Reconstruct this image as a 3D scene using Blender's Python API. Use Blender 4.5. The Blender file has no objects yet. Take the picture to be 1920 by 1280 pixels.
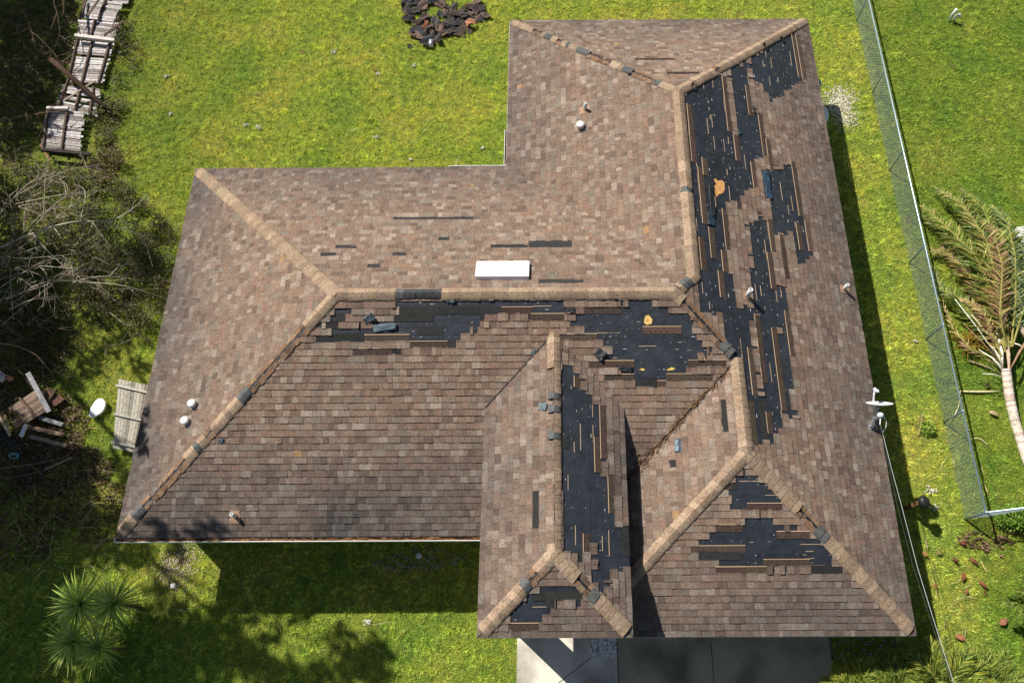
import bpy, math, random
import numpy as np
from mathutils import Vector, Matrix, noise as mnoise
random.seed(7); rng = np.random.default_rng(7)
R = math.radians
# ------------------------------------------------------------------ camera, sky, sun, exposure
scene = bpy.context.scene
scene.unit_settings.system = 'METRIC'
HE = 2.1334                                     # eave height above the ground
CAM = np.array([9.6885, -2.4322, 15.6176 + HE])
PITCH, YAW, ROLL, FPX, PPX, PPY = R(69.0019), R(-0.0375), R(-0.3143), 1318.87, 83.13, 78.63
_f = np.array([math.sin(YAW)*math.cos(PITCH), math.cos(YAW)*math.cos(PITCH), -math.sin(PITCH)])
_r = np.array([math.cos(YAW), -math.sin(YAW), 0.0]); _u = np.cross(_r, _f)
_r, _u = _r*math.cos(ROLL)+_u*math.sin(ROLL), -_r*math.sin(ROLL)+_u*math.cos(ROLL)
cd = bpy.data.cameras.new('camera'); cam = bpy.data.objects.new('camera', cd)
scene.collection.objects.link(cam); scene.camera = cam
cd.sensor_width = 36.0; cd.lens = 36.0*FPX/1920; cd.shift_x = -PPX/1920; cd.shift_y = PPY/1920
cd.clip_start = 0.1; cd.clip_end = 2000
cam.matrix_world = Matrix(((_r[0], _u[0], -_f[0], CAM[0]), (_r[1], _u[1], -_f[1], CAM[1]), (_r[2], _u[2], -_f[2], CAM[2]), (0, 0, 0, 1)))
SUND = np.array([-0.7254, 0.6528, 1.0]); SUNL = SUND/np.linalg.norm(SUND)      # towards the sun
sl = bpy.data.lights.new('sun', 'SUN'); sl.energy = 5.0; sl.angle = R(0.53); sl.color = (1.0, 0.955, 0.88)
so = bpy.data.objects.new('sun', sl); scene.collection.objects.link(so)
so.rotation_euler = Vector(-SUNL).to_track_quat('-Z', 'Y').to_euler(); so.location = (0, 0, 40)
w = bpy.data.worlds.new('World'); scene.world = w; w.use_nodes = True
nt = w.node_tree; nt.nodes.clear()
sky = nt.nodes.new('ShaderNodeTexSky'); sky.sky_type = 'NISHITA'; sky.sun_disc = False
sky.sun_elevation = math.asin(SUNL[2]); sky.sun_rotation = math.atan2(SUNL[0], SUNL[1])
bg = nt.nodes.new('ShaderNodeBackground'); bg.inputs[1].default_value = 0.05
wo = nt.nodes.new('ShaderNodeOutputWorld'); nt.links.new(sky.outputs[0], bg.inputs[0]); nt.links.new(bg.outputs[0], wo.inputs[0])
scene.view_settings.view_transform = 'Standard'; scene.view_settings.look = 'None'
scene.view_settings.exposure = 0.36; scene.view_settings.gamma = 1.0

def at(x, y, z=0.0):
    d = _f + _r*(x-960-PPX)/FPX - _u*(y-640-PPY)/FPX
    return CAM + d*(z-CAM[2])/d[2]
# ------------------------------------------------------------------ helpers
def S(r, g, b, k=1.0):
    f = lambda c: (c/255/12.92 if c/255 <= .04045 else ((c/255+.055)/1.055)**2.4)
    return (f(r)*k, f(g)*k, f(b)*k)
def vary(c, a=.12, hue=.04):
    k = 1+random.uniform(-a, a)
    return tuple(max(0, min(1, x*k*(1+random.uniform(-hue, hue)))) for x in c)
col = scene.collection
class MB:
    def __init__(s): s.v = []; s.f = []; s.c = []
    def face(s, pts, c):
        n = len(s.v); s.v += [tuple(p) for p in pts]; s.f.append(tuple(range(n, n+len(pts)))); s.c.append(c)
    def mesh(s, vs, fs, c):
        n = len(s.v); s.v += [tuple(p) for p in vs]
        for f in fs: s.f.append(tuple(i+n for i in f)); s.c.append(c)
    def prism(s, poly, z0, z1, c):               # poly CCW in xy
        n = len(poly)
        s.mesh([(p[0], p[1], z0) for p in poly]+[(p[0], p[1], z1) for p in poly],
               [tuple(range(n))[::-1], tuple(range(n, 2*n))]+[(i, (i+1) % n, n+(i+1) % n, n+i) for i in range(n)], c)
    def box(s, c0, size, c, M=None):
        x, y, z = [q/2 for q in size]
        vs = [Vector((a*x, b*y, d*z)) for d in (-1, 1) for a, b in ((-1, -1), (1, -1), (1, 1), (-1, 1))]
        if M is not None: vs = [M @ v for v in vs]
        vs = [v+Vector(c0) for v in vs]
        s.mesh(vs, [(3, 2, 1, 0), (4, 5, 6, 7), (0, 1, 5, 4), (1, 2, 6, 5), (2, 3, 7, 6), (3, 0, 4, 7)], c)
    def slab(s, O, U, V, N, th, c):              # box spanned from corner O by U,V (vectors) and N*th
        O, U, V = np.array(O, float), np.array(U, float), np.array(V, float); T = np.array(N, float)*th
        b = [O, O+U, O+U+V, O+V]; vs = b+[q+T for q in b]
        s.mesh(vs, [(3, 2, 1, 0), (4, 5, 6, 7), (0, 1, 5, 4), (1, 2, 6, 5), (2, 3, 7, 6), (3, 0, 4, 7)], c)
    def tube(s, pts, rad, c, sides=6, cap=True):
        P = [Vector(p) for p in pts]; n = len(P)
        if not hasattr(rad, '__len__'): rad = [rad]*n
        base = len(s.v); prev = None
        for i in range(n):
            d = (P[min(i+1, n-1)]-P[max(i-1, 0)])
            d = d.normalized() if d.length > 1e-9 else Vector((0, 0, 1))
            if prev is None: a = d.orthogonal().normalized()
            else:
                a = prev-d*prev.dot(d); a = a.normalized() if a.length > 1e-6 else d.orthogonal().normalized()
            prev = a; b = d.cross(a)
            for k in range(sides):
                t = 2*math.pi*k/sides; s.v.append(tuple(P[i]+(a*math.cos(t)+b*math.sin(t))*rad[i]))
        for i in range(n-1):
            for k in range(sides):
                q = base+i*sides; k2 = (k+1) % sides
                s.f.append((q+k, q+k2, q+sides+k2, q+sides+k)); s.c.append(c)
        if cap:
            s.f.append(tuple(base+k for k in range(sides))[::-1]); s.c.append(c)
            s.f.append(tuple(base+(n-1)*sides+k for k in range(sides))); s.c.append(c)
    def lathe(s, C0, prof, c, seg=20, M=None):   # prof list of (r,z)
        b = len(s.v); C0 = Vector(C0)
        for r, z in prof:
            for k in range(seg):
                t = 2*math.pi*k/seg; v = Vector((r*math.cos(t), r*math.sin(t), z))
                if M is not None: v = M @ v
                s.v.append(tuple(v+C0))
        for i in range(len(prof)-1):
            for k in range(seg):
                k2 = (k+1) % seg; s.f.append((b+i*seg+k, b+i*seg+k2, b+(i+1)*seg+k2, b+(i+1)*seg+k)); s.c.append(c)
        s.f.append(tuple(b+k for k in range(seg))[::-1]); s.c.append(c)
        s.f.append(tuple(b+(len(prof)-1)*seg+k for k in range(seg))); s.c.append(c)
    def build(s, name, mat, parent=None, smooth=False):
        me = bpy.data.meshes.new(name); me.from_pydata(s.v, [], s.f); me.update()
        a = me.color_attributes.new('Col', 'FLOAT_COLOR', 'CORNER')
        cnt = np.array([len(f) for f in s.f]); cc = np.array([(q[0], q[1], q[2], 1.0) for q in s.c], dtype=np.float32).reshape(-1, 4)
        a.data.foreach_set('color', np.repeat(cc, cnt, axis=0).ravel())
        if smooth: me.polygons.foreach_set('use_smooth', [True]*len(me.polygons))
        me.materials.append(mat)
        o = bpy.data.objects.new(name, me); col.objects.link(o)
        if parent is not None: o.parent = parent
        return o
def tag(o, label=None, cat=None, group=None, kind=None):
    if label: o['label'] = label
    if cat: o['category'] = cat
    if group: o['group'] = group
    if kind: o['kind'] = kind
    return o
def empty(name, label, cat, loc=(0, 0, 0), group=None):
    o = bpy.data.objects.new(name, None); col.objects.link(o); o.empty_display_size = .2
    return tag(o, label, cat, group)
def mat_attr(name, rough=.9, nscale=60, namt=.35, bump=.0, bscale=None, metal=0.0, spec=.3, transl=0.0, large=0.0, lscale=.6, lcol=(.5, .5, .5)):
    m = bpy.data.materials.new(name); m.use_nodes = True; n = m.node_tree; L = n.links
    p = n.nodes['Principled BSDF']; p.inputs['Roughness'].default_value = rough; p.inputs['Metallic'].default_value = metal
    p.inputs['Specular IOR Level'].default_value = spec
    a = n.nodes.new('ShaderNodeAttribute'); a.attribute_name = 'Col'
    g = n.nodes.new('ShaderNodeNewGeometry')
    t = n.nodes.new('ShaderNodeTexNoise'); t.inputs['Scale'].default_value = nscale; t.inputs['Detail'].default_value = 3
    L.new(g.outputs['Position'], t.inputs['Vector'])
    mr = n.nodes.new('ShaderNodeMapRange'); mr.inputs[1].default_value = .25; mr.inputs[2].default_value = .75
    mr.inputs[3].default_value = 1-namt; mr.inputs[4].default_value = 1+namt; L.new(t.outputs['Fac'], mr.inputs[0])
    vm = n.nodes.new('ShaderNodeVectorMath'); vm.operation = 'SCALE'; L.new(a.outputs['Color'], vm.inputs[0]); L.new(mr.outputs[0], vm.inputs['Scale'])
    last = vm.outputs[0]
    if large > 0:
        t2 = n.nodes.new('ShaderNodeTexNoise'); t2.inputs['Scale'].default_value = lscale; t2.inputs['Detail'].default_value = 5; L.new(g.outputs['Position'], t2.inputs['Vector'])
        m2 = n.nodes.new('ShaderNodeMapRange'); m2.inputs[1].default_value = .42; m2.inputs[2].default_value = .68; m2.inputs[3].default_value = 0; m2.inputs[4].default_value = large
        L.new(t2.outputs['Fac'], m2.inputs[0])
        mx = n.nodes.new('ShaderNodeMix'); mx.data_type = 'RGBA'; mx.blend_type = 'MULTIPLY'; L.new(m2.outputs[0], mx.inputs[0]); L.new(last, mx.inputs[6]); mx.inputs[7].default_value = (*lcol, 1)
        last = mx.outputs[2]
    L.new(last, p.inputs['Base Color'])
    if bump > 0:
        tb = n.nodes.new('ShaderNodeTexNoise'); tb.inputs['Scale'].default_value = bscale or nscale; tb.inputs['Detail'].default_value = 4; L.new(g.outputs['Position'], tb.inputs['Vector'])
        b = n.nodes.new('ShaderNodeBump'); b.inputs['Strength'].default_value = 1; b.inputs['Distance'].default_value = bump
        L.new(tb.outputs['Fac'], b.inputs['Height']); L.new(b.outputs[0], p.inputs['Normal'])
    if transl > 0:
        tr = n.nodes.new('ShaderNodeBsdfTranslucent'); L.new(last, tr.inputs[0]); mix = n.nodes.new('ShaderNodeMixShader'); mix.inputs[0].default_value = transl
        L.new(p.outputs[0], mix.inputs[1]); L.new(tr.outputs[0], mix.inputs[2]); L.new(mix.outputs[0], n.nodes['Material Output'].inputs[0])
    return m
M_SH = mat_attr('asphalt_shingle', .95, 26, .34, .006, 60, spec=.15, large=.5, lscale=7, lcol=(.74, .70, .68))
M_CAP = mat_attr('ridge_cap_shingle', .95, 20, .38, .005, 60, spec=.15)
M_FELT = mat_attr('roofing_felt', .55, 4, .32, .014, 9, spec=.4)
M_PLAIN = mat_attr('painted', .5, 30, .06, spec=.4)
M_METAL = mat_attr('galvanized_metal', .38, 25, .1, metal=.6, spec=.5)
M_WOOD = mat_attr('weathered_wood', .9, 14, .35, .004, 40, spec=.15)
M_LEAF = mat_attr('leaf', .55, 9, .25, spec=.35, transl=.28)
M_BARK = mat_attr('bark', .9, 20, .4, .006, 40, spec=.1)
M_CONC = mat_attr('concrete', .9, 40, .12, .002, 90, spec=.2, large=1.0, lscale=.9, lcol=(.42, .42, .40))
M_STUC = mat_attr('stucco', .9, 80, .08, .003, 120, spec=.2)
M_RUB = mat_attr('torn_shingle', .8, 30, .4, .004, 50, spec=.3)
M_STONE = mat_attr('gravel', .85, 60, .25, spec=.2)

# ------------------------------------------------------------------ ground
def ground_mat():
    m = bpy.data.materials.new('lawn_soil_and_turf'); m.use_nodes = True; n = m.node_tree; L = n.links; p = n.nodes['Principled BSDF']
    p.inputs['Roughness'].default_value = 1; p.inputs['Specular IOR Level'].default_value = .05
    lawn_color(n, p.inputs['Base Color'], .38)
    g = n.nodes.new('ShaderNodeNewGeometry'); t = n.nodes.new('ShaderNodeTexNoise'); t.inputs['Scale'].default_value = 22; t.inputs['Detail'].default_value = 5
    L.new(g.outputs['Position'], t.inputs['Vector']); b = n.nodes.new('ShaderNodeBump'); b.inputs['Distance'].default_value = .05
    L.new(t.outputs['Fac'], b.inputs['Height']); L.new(b.outputs[0], p.inputs['Normal'])
    return m
def lawn_color(n, out, mul, attr=False):
    L = n.links; g = n.nodes.new('ShaderNodeNewGeometry')
    fl = n.nodes.new('ShaderNodeVectorMath'); fl.operation = 'MULTIPLY'; fl.inputs[1].default_value = (1, 1, 0); L.new(g.outputs['Position'], fl.inputs[0])
    def noi(sc, det, off=0):
        t = n.nodes.new('ShaderNodeTexNoise'); t.inputs['Scale'].default_value = sc; t.inputs['Detail'].default_value = det
        a = n.nodes.new('ShaderNodeVectorMath'); a.inputs[1].default_value = (off, off*2, 0); L.new(fl.outputs[0], a.inputs[0]); L.new(a.outputs[0], t.inputs['Vector']); return t.outputs['Fac']
    def ramp(f, stops):
        r = n.nodes.new('ShaderNodeValToRGB'); L.new(f, r.inputs[0]); e = r.color_ramp.elements
        while len(e) < len(stops): e.new(.5)
        for q, (pos, c) in zip(e, stops): q.position = pos; q.color = (*c, 1)
        return r.outputs[0]
    def k(c): return tuple(x*mul for x in c)
    base = ramp(noi(.55, 6), [(.33, k((.45, .60, .095))), (.50, k((.60, .69, .105))), (.69, k((.74, .73, .14)))])
    fine = ramp(noi(4.5, 4, 7), [(.3, (.6, .72, .75)), (.52, (1, 1, 1)), (.75, (1.15, 1.08, 1.0))])
    mx = n.nodes.new('ShaderNodeMix'); mx.data_type = 'RGBA'; mx.blend_type = 'MULTIPLY'; mx.inputs[0].default_value = 1; L.new(base, mx.inputs[6]); L.new(fine, mx.inputs[7])
    dry = n.nodes.new('ShaderNodeMapRange'); dry.inputs[1].default_value = .66; dry.inputs[2].default_value = .78; L.new(noi(1.7, 6, 13), dry.inputs[0])
    m2 = n.nodes.new('ShaderNodeMix'); m2.data_type = 'RGBA'; L.new(dry.outputs[0], m2.inputs[0]); L.new(mx.outputs[2], m2.inputs[6]); m2.inputs[7].default_value = (*k((.60, .46, .18)), 1)
    last = m2.outputs[2]
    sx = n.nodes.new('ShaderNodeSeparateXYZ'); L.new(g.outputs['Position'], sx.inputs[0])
    for ax, lo, hi, cc in ((0, 19.7, 20.2, (.68, .78, .66)), (1, -.4, -1.6, (.82, .9, .84)), (0, 1.0, -4.5, (.74, .78, .8))):  # last entry darkens the left turf, deepening the tree shade by colour
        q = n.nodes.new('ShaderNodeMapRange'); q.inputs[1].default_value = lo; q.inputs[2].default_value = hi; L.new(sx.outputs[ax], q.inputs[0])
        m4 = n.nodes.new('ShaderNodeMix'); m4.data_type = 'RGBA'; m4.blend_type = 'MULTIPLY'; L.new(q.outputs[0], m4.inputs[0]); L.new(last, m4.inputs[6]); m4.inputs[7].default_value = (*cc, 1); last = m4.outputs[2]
    if attr:
        a = n.nodes.new('ShaderNodeAttribute'); a.attribute_name = 'Col'
        m3 = n.nodes.new('ShaderNodeMix'); m3.data_type = 'RGBA'; m3.blend_type = 'MULTIPLY'; m3.inputs[0].default_value = 1; L.new(last, m3.inputs[6]); L.new(a.outputs['Color'], m3.inputs[7]); last = m3.outputs[2]
    L.new(last, out); return last
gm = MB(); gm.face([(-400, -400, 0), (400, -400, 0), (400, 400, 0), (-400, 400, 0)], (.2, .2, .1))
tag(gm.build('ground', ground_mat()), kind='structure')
# ------------------------------------------------------------------ house geometry
D = 9.8; RB = 4.9; s_ = 0.4114
xa0, xa1, ya1 = 8.3667, 17.1751, 15.0689
yg0, xgr = -2.1091, 13.6306; RG = xa1-xgr; xg0 = xgr-RG
xc0, xc1, yc0, zc = 8.1221, 11.1488, -2.1374, 1.0603
RA = (xa1-xa0)/2; RC = (xc1-xc0)/2; xcr = (xc0+xc1)/2; yv = zc/s_
def Z(h): return HE+h
P1 = (RB, RB); P2 = (xa1-RB, RB); Q = (xa1-RA, D-RA); T = (xa1-RA, ya1-RA); K = (xgr, RG); Lp = (xgr, yg0+RG); CN = (xcr, yv+RC); CS_ = (xcr, yc0+RC)
PL = {  # z = a + b*x + c*y ; polygon
 'BW': ((0, s_, 0), [(0, 0), P1, (0, D)]),
 'BN': ((s_*D, 0, -s_), [(0, D), P1, P2, Q, (xa0, D)]),
 'BS': ((0, 0, s_), [(0, 0), (xg0, 0), K, P2, P1]),
 'AW': ((-s_*xa0, s_, 0), [(xa0, D), Q, T, (xa0, ya1)]),
 'AN': ((s_*ya1, 0, -s_), [(xa0, ya1), T, (xa1, ya1)]),
 'E': ((s_*xa1, -s_, 0), [(xa1, ya1), T, Q, P2, K, Lp, (xa1, yg0)]),
 'GW': ((-s_*xg0, s_, 0), [(xg0, yg0), Lp, K, (xg0, 0)]),
 'GS': ((-s_*yg0, 0, s_), [(xg0, yg0), (xa1, yg0), Lp]),
 'CW': ((zc-s_*xc0, s_, 0), [(xc0, yc0), CS_, CN, (xc0, yv)]),
 'CE': ((zc+s_*xc1, -s_, 0), [(xc1, yc0), (xc1, yv), CN, CS_]),
 'CS': ((zc-s_*yc0, 0, s_), [(xc0, yc0), (xc1, yc0), CS_]),
}
class Face:
    def __init__(s, k):
        (a, b, c), poly = PL[k]; s.k = k; s.a, s.b, s.c = a, b, c
        g = math.hypot(b, c); s.N = np.array([-b, -c, 1])/math.sqrt(1+g*g)
        s.V = np.array([b/g, c/g, g])/math.sqrt(1+g*g); s.U = np.cross(s.V, s.N)
        x, y = poly[0]; s.O = np.array([x, y, Z(a+b*x+c*y)])
        s.poly = [s.uv(s.pt(x, y)) for x, y in poly]
    def pt(s, x, y): return np.array([x, y, Z(s.a+s.b*x+s.c*y)])
    def uv(s, P): d = P-s.O; return (float(d@s.U), float(d@s.V))
    def w(s, u, v, h=0.0): return s.O+s.U*u+s.V*v+s.N*h
    def px(s, x, y):                             # pixel of the photograph -> (u,v) on this roof plane
        d = _f + _r*(x-960-PPX)/FPX - _u*(y-640-PPY)/FPX
        t = ((s.O-CAM)@s.N)/(d@s.N); return s.uv(CAM+d*t)
F = {k: Face(k) for k in PL}
def clip(poly, a, b, keep):                      # keep side of axis a (0/1) at value b
    out = []; n = len(poly)
    for i in range(n):
        p, q = poly[i], poly[(i+1) % n]; ip = (p[a]-b)*keep >= 0; iq = (q[a]-b)*keep >= 0
        if ip: out.append(p)
        if ip != iq:
            t = (b-p[a])/(q[a]-p[a]); out.append((p[0]+(q[0]-p[0])*t, p[1]+(q[1]-p[1])*t))
    return out
def inside(poly, x, y):
    r = False; n = len(poly); j = n-1
    for i in range(n):
        xi, yi = poly[i]; xj, yj = poly[j]
        if (yi > y) != (yj > y) and x < (xj-xi)*(y-yi)/(yj-yi)+xi: r = not r
        j = i
    return r
def cr(ox, oy, sc, *pts): return [(ox+x/sc, oy+y/sc) for x, y in pts]
E1 = (1260, 60, 3.556); E2 = (1280, 400, 2.782); B6 = (460, 400, 2.977); B7 = (900, 400, 2.783); C3 = (880, 820, 2.783); G4 = (1400, 820, 2.783)
BLACK = {'E': [
  cr(*E1, (92, 425), (270, 295), (330, 288), (345, 440), (372, 668), (410, 680), (428, 865), (475, 862), (480, 1045), (430, 1110), (370, 1150), (280, 1200), (255, 1290), (145, 1290), (125, 900), (105, 700)),
  cr(*E1, (400, 250), (495, 195), (510, 355), (495, 360), (515, 555), (575, 545), (600, 700), (615, 818), (560, 830), (525, 860), (545, 1035), (475, 1060), (475, 862), (455, 700), (440, 560), (420, 400)),
  cr(*E1, (525, 170), (600, 130), (640, 90), (730, 45), (825, 15), (835, 180), (852, 310), (770, 360), (715, 430), (650, 450), (630, 400), (575, 340), (560, 330), (535, 200)),
  cr(*E1, (600, 920), (650, 935), (700, 915), (765, 890), (790, 1010), (830, 1230), (862, 1285), (690, 1290), (672, 1130), (615, 1110)),
  cr(*E2, (62, -5), (205, -5), (228, 192), (200, 195), (208, 300), (248, 318), (285, 490), (345, 505), (355, 540), (335, 620), (350, 690), (365, 975), (338, 985), (300, 760), (235, 672), (220, 475), (155, 520), (105, 520), (92, 330), (70, 200)),
  cr(*E2, (345, 50), (425, 22), (445, 200), (425, 200), (452, 395), (520, 370), (545, 512), (577, 745), (540, 752), (525, 600), (472, 590), (545, 760), (562, 1058), (440, 1035), (425, 900), (458, 885), (425, 640), (385, 470), (360, 285), (375, 270), (358, 115)),
  cr(*E2, (480, -5), (600, -5), (622, 40), (660, 215), (615, 255), (600, 150), (575, 60), (530, 90), (500, 110)),
  cr(*E2, (335, 985), (350, 985), (372, 1200), (345, 1200)), cr(*E2, (440, 1035), (480, 1040), (515, 1110), (480, 1120), (450, 1150)),
  cr(*E2, (300, 490), (350, 500), (350, 560), (310, 600)), cr(*E2, (395, 700), (425, 700), (450, 890), (425, 890)),
  cr(*E2, (385, 960), (420, 960), (455, 1185), (400, 1180)) ],
 'BS': [
  cr(*B6, (845, 488), (1432, 486), (1432, 516), (850, 518)), cr(*B6, (1060, 568), (1335, 568), (1335, 596), (1050, 600)),
  cr(*B6, (740, 600), (1290, 600), (1290, 632), (680, 632)), cr(*B6, (540, 635), (1255, 632), (1250, 668), (480, 670)),
  cr(*B6, (918, 670), (1215, 670), (1212, 708), (918, 708)), cr(*B6, (505, 528), (610, 525), (570, 560), (560, 592), (515, 598), (490, 635), (430, 640), (460, 600), (505, 560)),
  cr(*B7, (0, 455), (430, 458), (440, 515), (300, 515), (0, 520)),
  cr(*B7, (475, 540), (700, 515), (760, 480), (850, 445), (1000, 512), (1060, 518), (1105, 590), (1090, 630), (1150, 680), (1165, 722), (1110, 770), (1070, 830), (975, 868), (970, 885), (810, 885), (790, 850), (700, 790), (640, 770), (690, 720), (615, 660), (615, 620), (500, 600)) ],
 'CE': [
  cr(*B7, (418, 800), (465, 815), (505, 850), (510, 910), (538, 925), (565, 950), (572, 1000), (605, 1000), (612, 1290), (440, 1290), (432, 1090), (420, 1000)),
  cr(*C3, (478, -10), (665, -10), (668, 185), (702, 190), (714, 400), (748, 400), (757, 455), (832, 460), (842, 600), (800, 655), (770, 700), (698, 700), (692, 775), (668, 770), (663, 520), (618, 470), (585, 590), (540, 590), (490, 530)) ],
 'CS': [cr(*C3, (215, 905), (250, 870), (310, 832), (445, 832), (440, 862), (400, 905), (362, 908), (360, 943), (215, 943)), cr(*C3, (375, 790), (590, 790), (590, 826), (340, 826))],
 'GS': [
  cr(*G4, (-70, 215), (60, 208), (100, 260), (180, 330), (180, 350), (-80, 345)),
  cr(*G4, (-195, 520), (-170, 480), (-60, 480), (60, 435), (120, 440), (150, 475), (330, 510), (370, 540), (430, 600), (500, 680), (490, 650), (-10, 650), (-20, 650), (-150, 655), (-100, 600), (-265, 560)) ],
}
# strips where the top layer is torn off: (face, px x0,y0,x1,y1, kind)
def st(C, a, b, c, d, k='b'): ox, oy, sc = C; return (ox+a/sc, oy+b/sc, ox+c/sc, oy+d/sc, k)
STRIP = {'E': [
  st(E1, 345, 300, 390, 668), st(E1, 500, 360, 525, 560), st(E1, 415, 690, 445, 865), st(E1, 590, 550, 630, 830), st(E1, 820, 25, 862, 310), st(E1, 845, 30, 880, 320, 'B'),
  st(E1, 100, 480, 145, 870), st(E1, 205, 840, 230, 960), st(E1, 175, 900, 215, 1280), st(E1, 535, 870, 565, 1040), st(E1, 645, 720, 685, 930),
  st(E1, 785, 860, 850, 1230), st(E1, 425, 1130, 440, 1180), st(E1, 340, 1180, 360, 1290),
  st(E2, 110, 130, 120, 300), st(E2, 145, 75, 175, 240), st(E2, 220, 10, 250, 195), st(E2, 215, 195, 235, 310), st(E2, 440, 30, 462, 200), st(E2, 430, 200, 468, 395), st(E2, 505, 110, 530, 340),
  st(E2, 590, 50, 640, 200), st(E2, 625, 40, 665, 200, 'B'), st(E2, 365, 530, 400, 705), st(E2, 350, 700, 380, 950), st(E2, 410, 700, 440, 885), st(E2, 345, 980, 385, 1210),
  st(E2, 480, 600, 535, 1030), st(E2, 550, 510, 590, 750), st(E2, 450, 1035, 465, 1150), st(E2, 410, 980, 435, 1180, 'c'), st(E2, 190, 300, 205, 440)],
 'BS': [
  st(B6, 860, 537, 1429, 535, 'c'), st(B6, 830, 577, 1050, 577, 'c'), st(B6, 395, 688, 665, 688, 'c'), st(B6, 665, 688, 918, 688), st(B6, 962, 652, 1105, 652, 'c'), st(B6, 920, 724, 1130, 724), st(B6, 1130, 727, 1176, 727, 'c'),
  st(B6, 600, 770, 820, 770), st(B6, 820, 770, 870, 770, 'c'), st(B6, 505, 575, 560, 575, 'c'), st(B6, 450, 610, 520, 612, 'c'),
  st(B7, 70, 497, 280, 497), st(B7, 265, 530, 440, 530), st(B7, 545, 492, 742, 492), st(B7, 412, 635, 612, 635), st(B7, 568, 802, 805, 802), st(B7, 648, 870, 805, 870), st(B7, 972, 862, 1215, 862), st(B7, 810, 900, 925, 900, 'c'), st(B7, 925, 905, 970, 905),
  st(B7, 1085, 795, 1285, 795), st(B7, 848, 617, 1050, 617, 'B'), st(B7, 0, 540, 24, 540, 'c')],
 'CE': [st(B7, 625, 1000, 640, 1280), st(C3, 672, 0, 690, 185), st(C3, 712, 190, 735, 395), st(C3, 500, 0, 510, 60, 'c'), st(C3, 555, 590, 575, 650, 'c'),
   st(C3, 812, 460, 818, 620, 'c'), st(C3, 595, 500, 615, 595), st(B7, 510, 850, 520, 910), st(B7, 395, 840, 395, 1240, 'c')],
 'CS': [st(C3, 380, 808, 590, 808, 'c'), st(C3, 205, 965, 362, 965), st(C3, 400, 875, 445, 875, 'c'), st(C3, 330, 812, 385, 815, 'c')],
 'GS': [st(G4, 0, 370, 185, 370), st(G4, 85, 635, 330, 635), st(G4, 335, 670, 500, 670, 'c'), st(G4, -40, 672, 105, 672), st(G4, 155, 492, 330, 495), st(C3, 1155, 562, 1440, 562), st(C3, 1195, 605, 1420, 600, 'c'), st(C3, 1285, 678, 1440, 678), st(C3, 1285, 458, 1425, 458), st(C3, 1300, 265, 1375, 262), st(C3, 1305, 240, 1400, 240, 'c')],
 'BN': [(738, 408, 888, 407, 'n'), (630, 461, 670, 461, 'n'), (600, 482, 628, 482, 'n'), (735, 481, 761, 481, 'n'), (688, 503, 712, 503, 'n'), (920, 465, 990, 464, 'n'), (991, 457, 1072, 456, 'n'), (991, 463, 1072, 463, 'n'), (1010, 527, 1094, 527, 'n'), (822, 452, 842, 452, 'n'), (836, 412, 858, 412, 'n')],
 'CW': [(1005, 920, 1006, 990, 'c')], 'GW': [(1355, 750, 1357, 810, 'c'), (1268, 822, 1272, 848, 'g'), (1262, 862, 1264, 876, 'c')],
 'AN': [(1190, 112, 1265, 114, 'x'), (1250, 139, 1310, 137, 'x')],
}
EXP = 0.147
PAL = [S(*q, .80) for q in ((148, 126, 109), (140, 118, 102), (154, 131, 113), (161, 139, 121), (144, 121, 105), (132, 111, 97), (166, 147, 131), (151, 136, 121), (174, 156, 139), (141, 126, 112), (152, 124, 106), (124, 105, 92))]
PALW = [15, 12, 14, 9, 13, 8, 6, 7, 4, 7, 6, 4]
STC = {'b': S(80, 67, 58), 'B': S(92, 76, 65), 'c': S(54, 54, 53), 'n': S(58, 57, 58), 'g': S(80, 92, 102), 'x': S(66, 54, 50)}
TAN = S(206, 178, 146)
house = empty('house', 'single storey hip roofed house with storm torn brown shingles and bare black felt', 'house')
roof = MB()
for k in PL:                                     # the felt covered deck
    f = F[k]; n = len(f.poly)
    top = [f.w(u, v, 0) for u, v in f.poly]; bot = [f.w(u, v, 0)-np.array([0, 0, .09]) for u, v in f.poly]
    roof.face(top, S(46, 50, 58)); roof.face(bot[::-1], S(150, 140, 125))
    # overlapping felt courses: laps 4 mm proud
    vm = max(v for u, v in f.poly); v0 = .86
    while v0 < vm-.1:
        pl = clip(clip(f.poly, 1, v0, 1), 1, v0+.9, -1)
        if len(pl) > 2:
            c = vary(S(46, 50, 57), .14, .02)
            roof.face([f.w(u, v, .005-.0035*(v-v0)/.9) for u, v in pl], c)
        v0 += .86
for x0, y0, x1, y1, z in ((0, 0, 0, D, 0), (0, D, xa0, D, 0), (xa0, D, xa0, ya1, 0), (xa0, ya1, xa1, ya1, 0), (xa1, ya1, xa1, yg0, 0), (xa1, yg0, xg0, yg0, 0), (xg0, yg0, xg0, 0, 0), (xg0, 0, 0, 0, 0), (xc0, yv, xc0, yc0, zc), (xc0, yc0, xc1, yc0, zc), (xc1, yc0, xc1, yv, zc)):
    d = np.array([x1-x0, y1-y0, 0]); ln = np.linalg.norm(d); d = d/ln; nrm = np.array([d[1], -d[0], 0])
    roof.slab(np.array([x0, y0, Z(z)-.16])-nrm*.02, d*ln, np.array([0, 0, .152]), nrm, .018, S(186, 178, 168))
roof_o = roof.build('roof', M_FELT, house)
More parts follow.
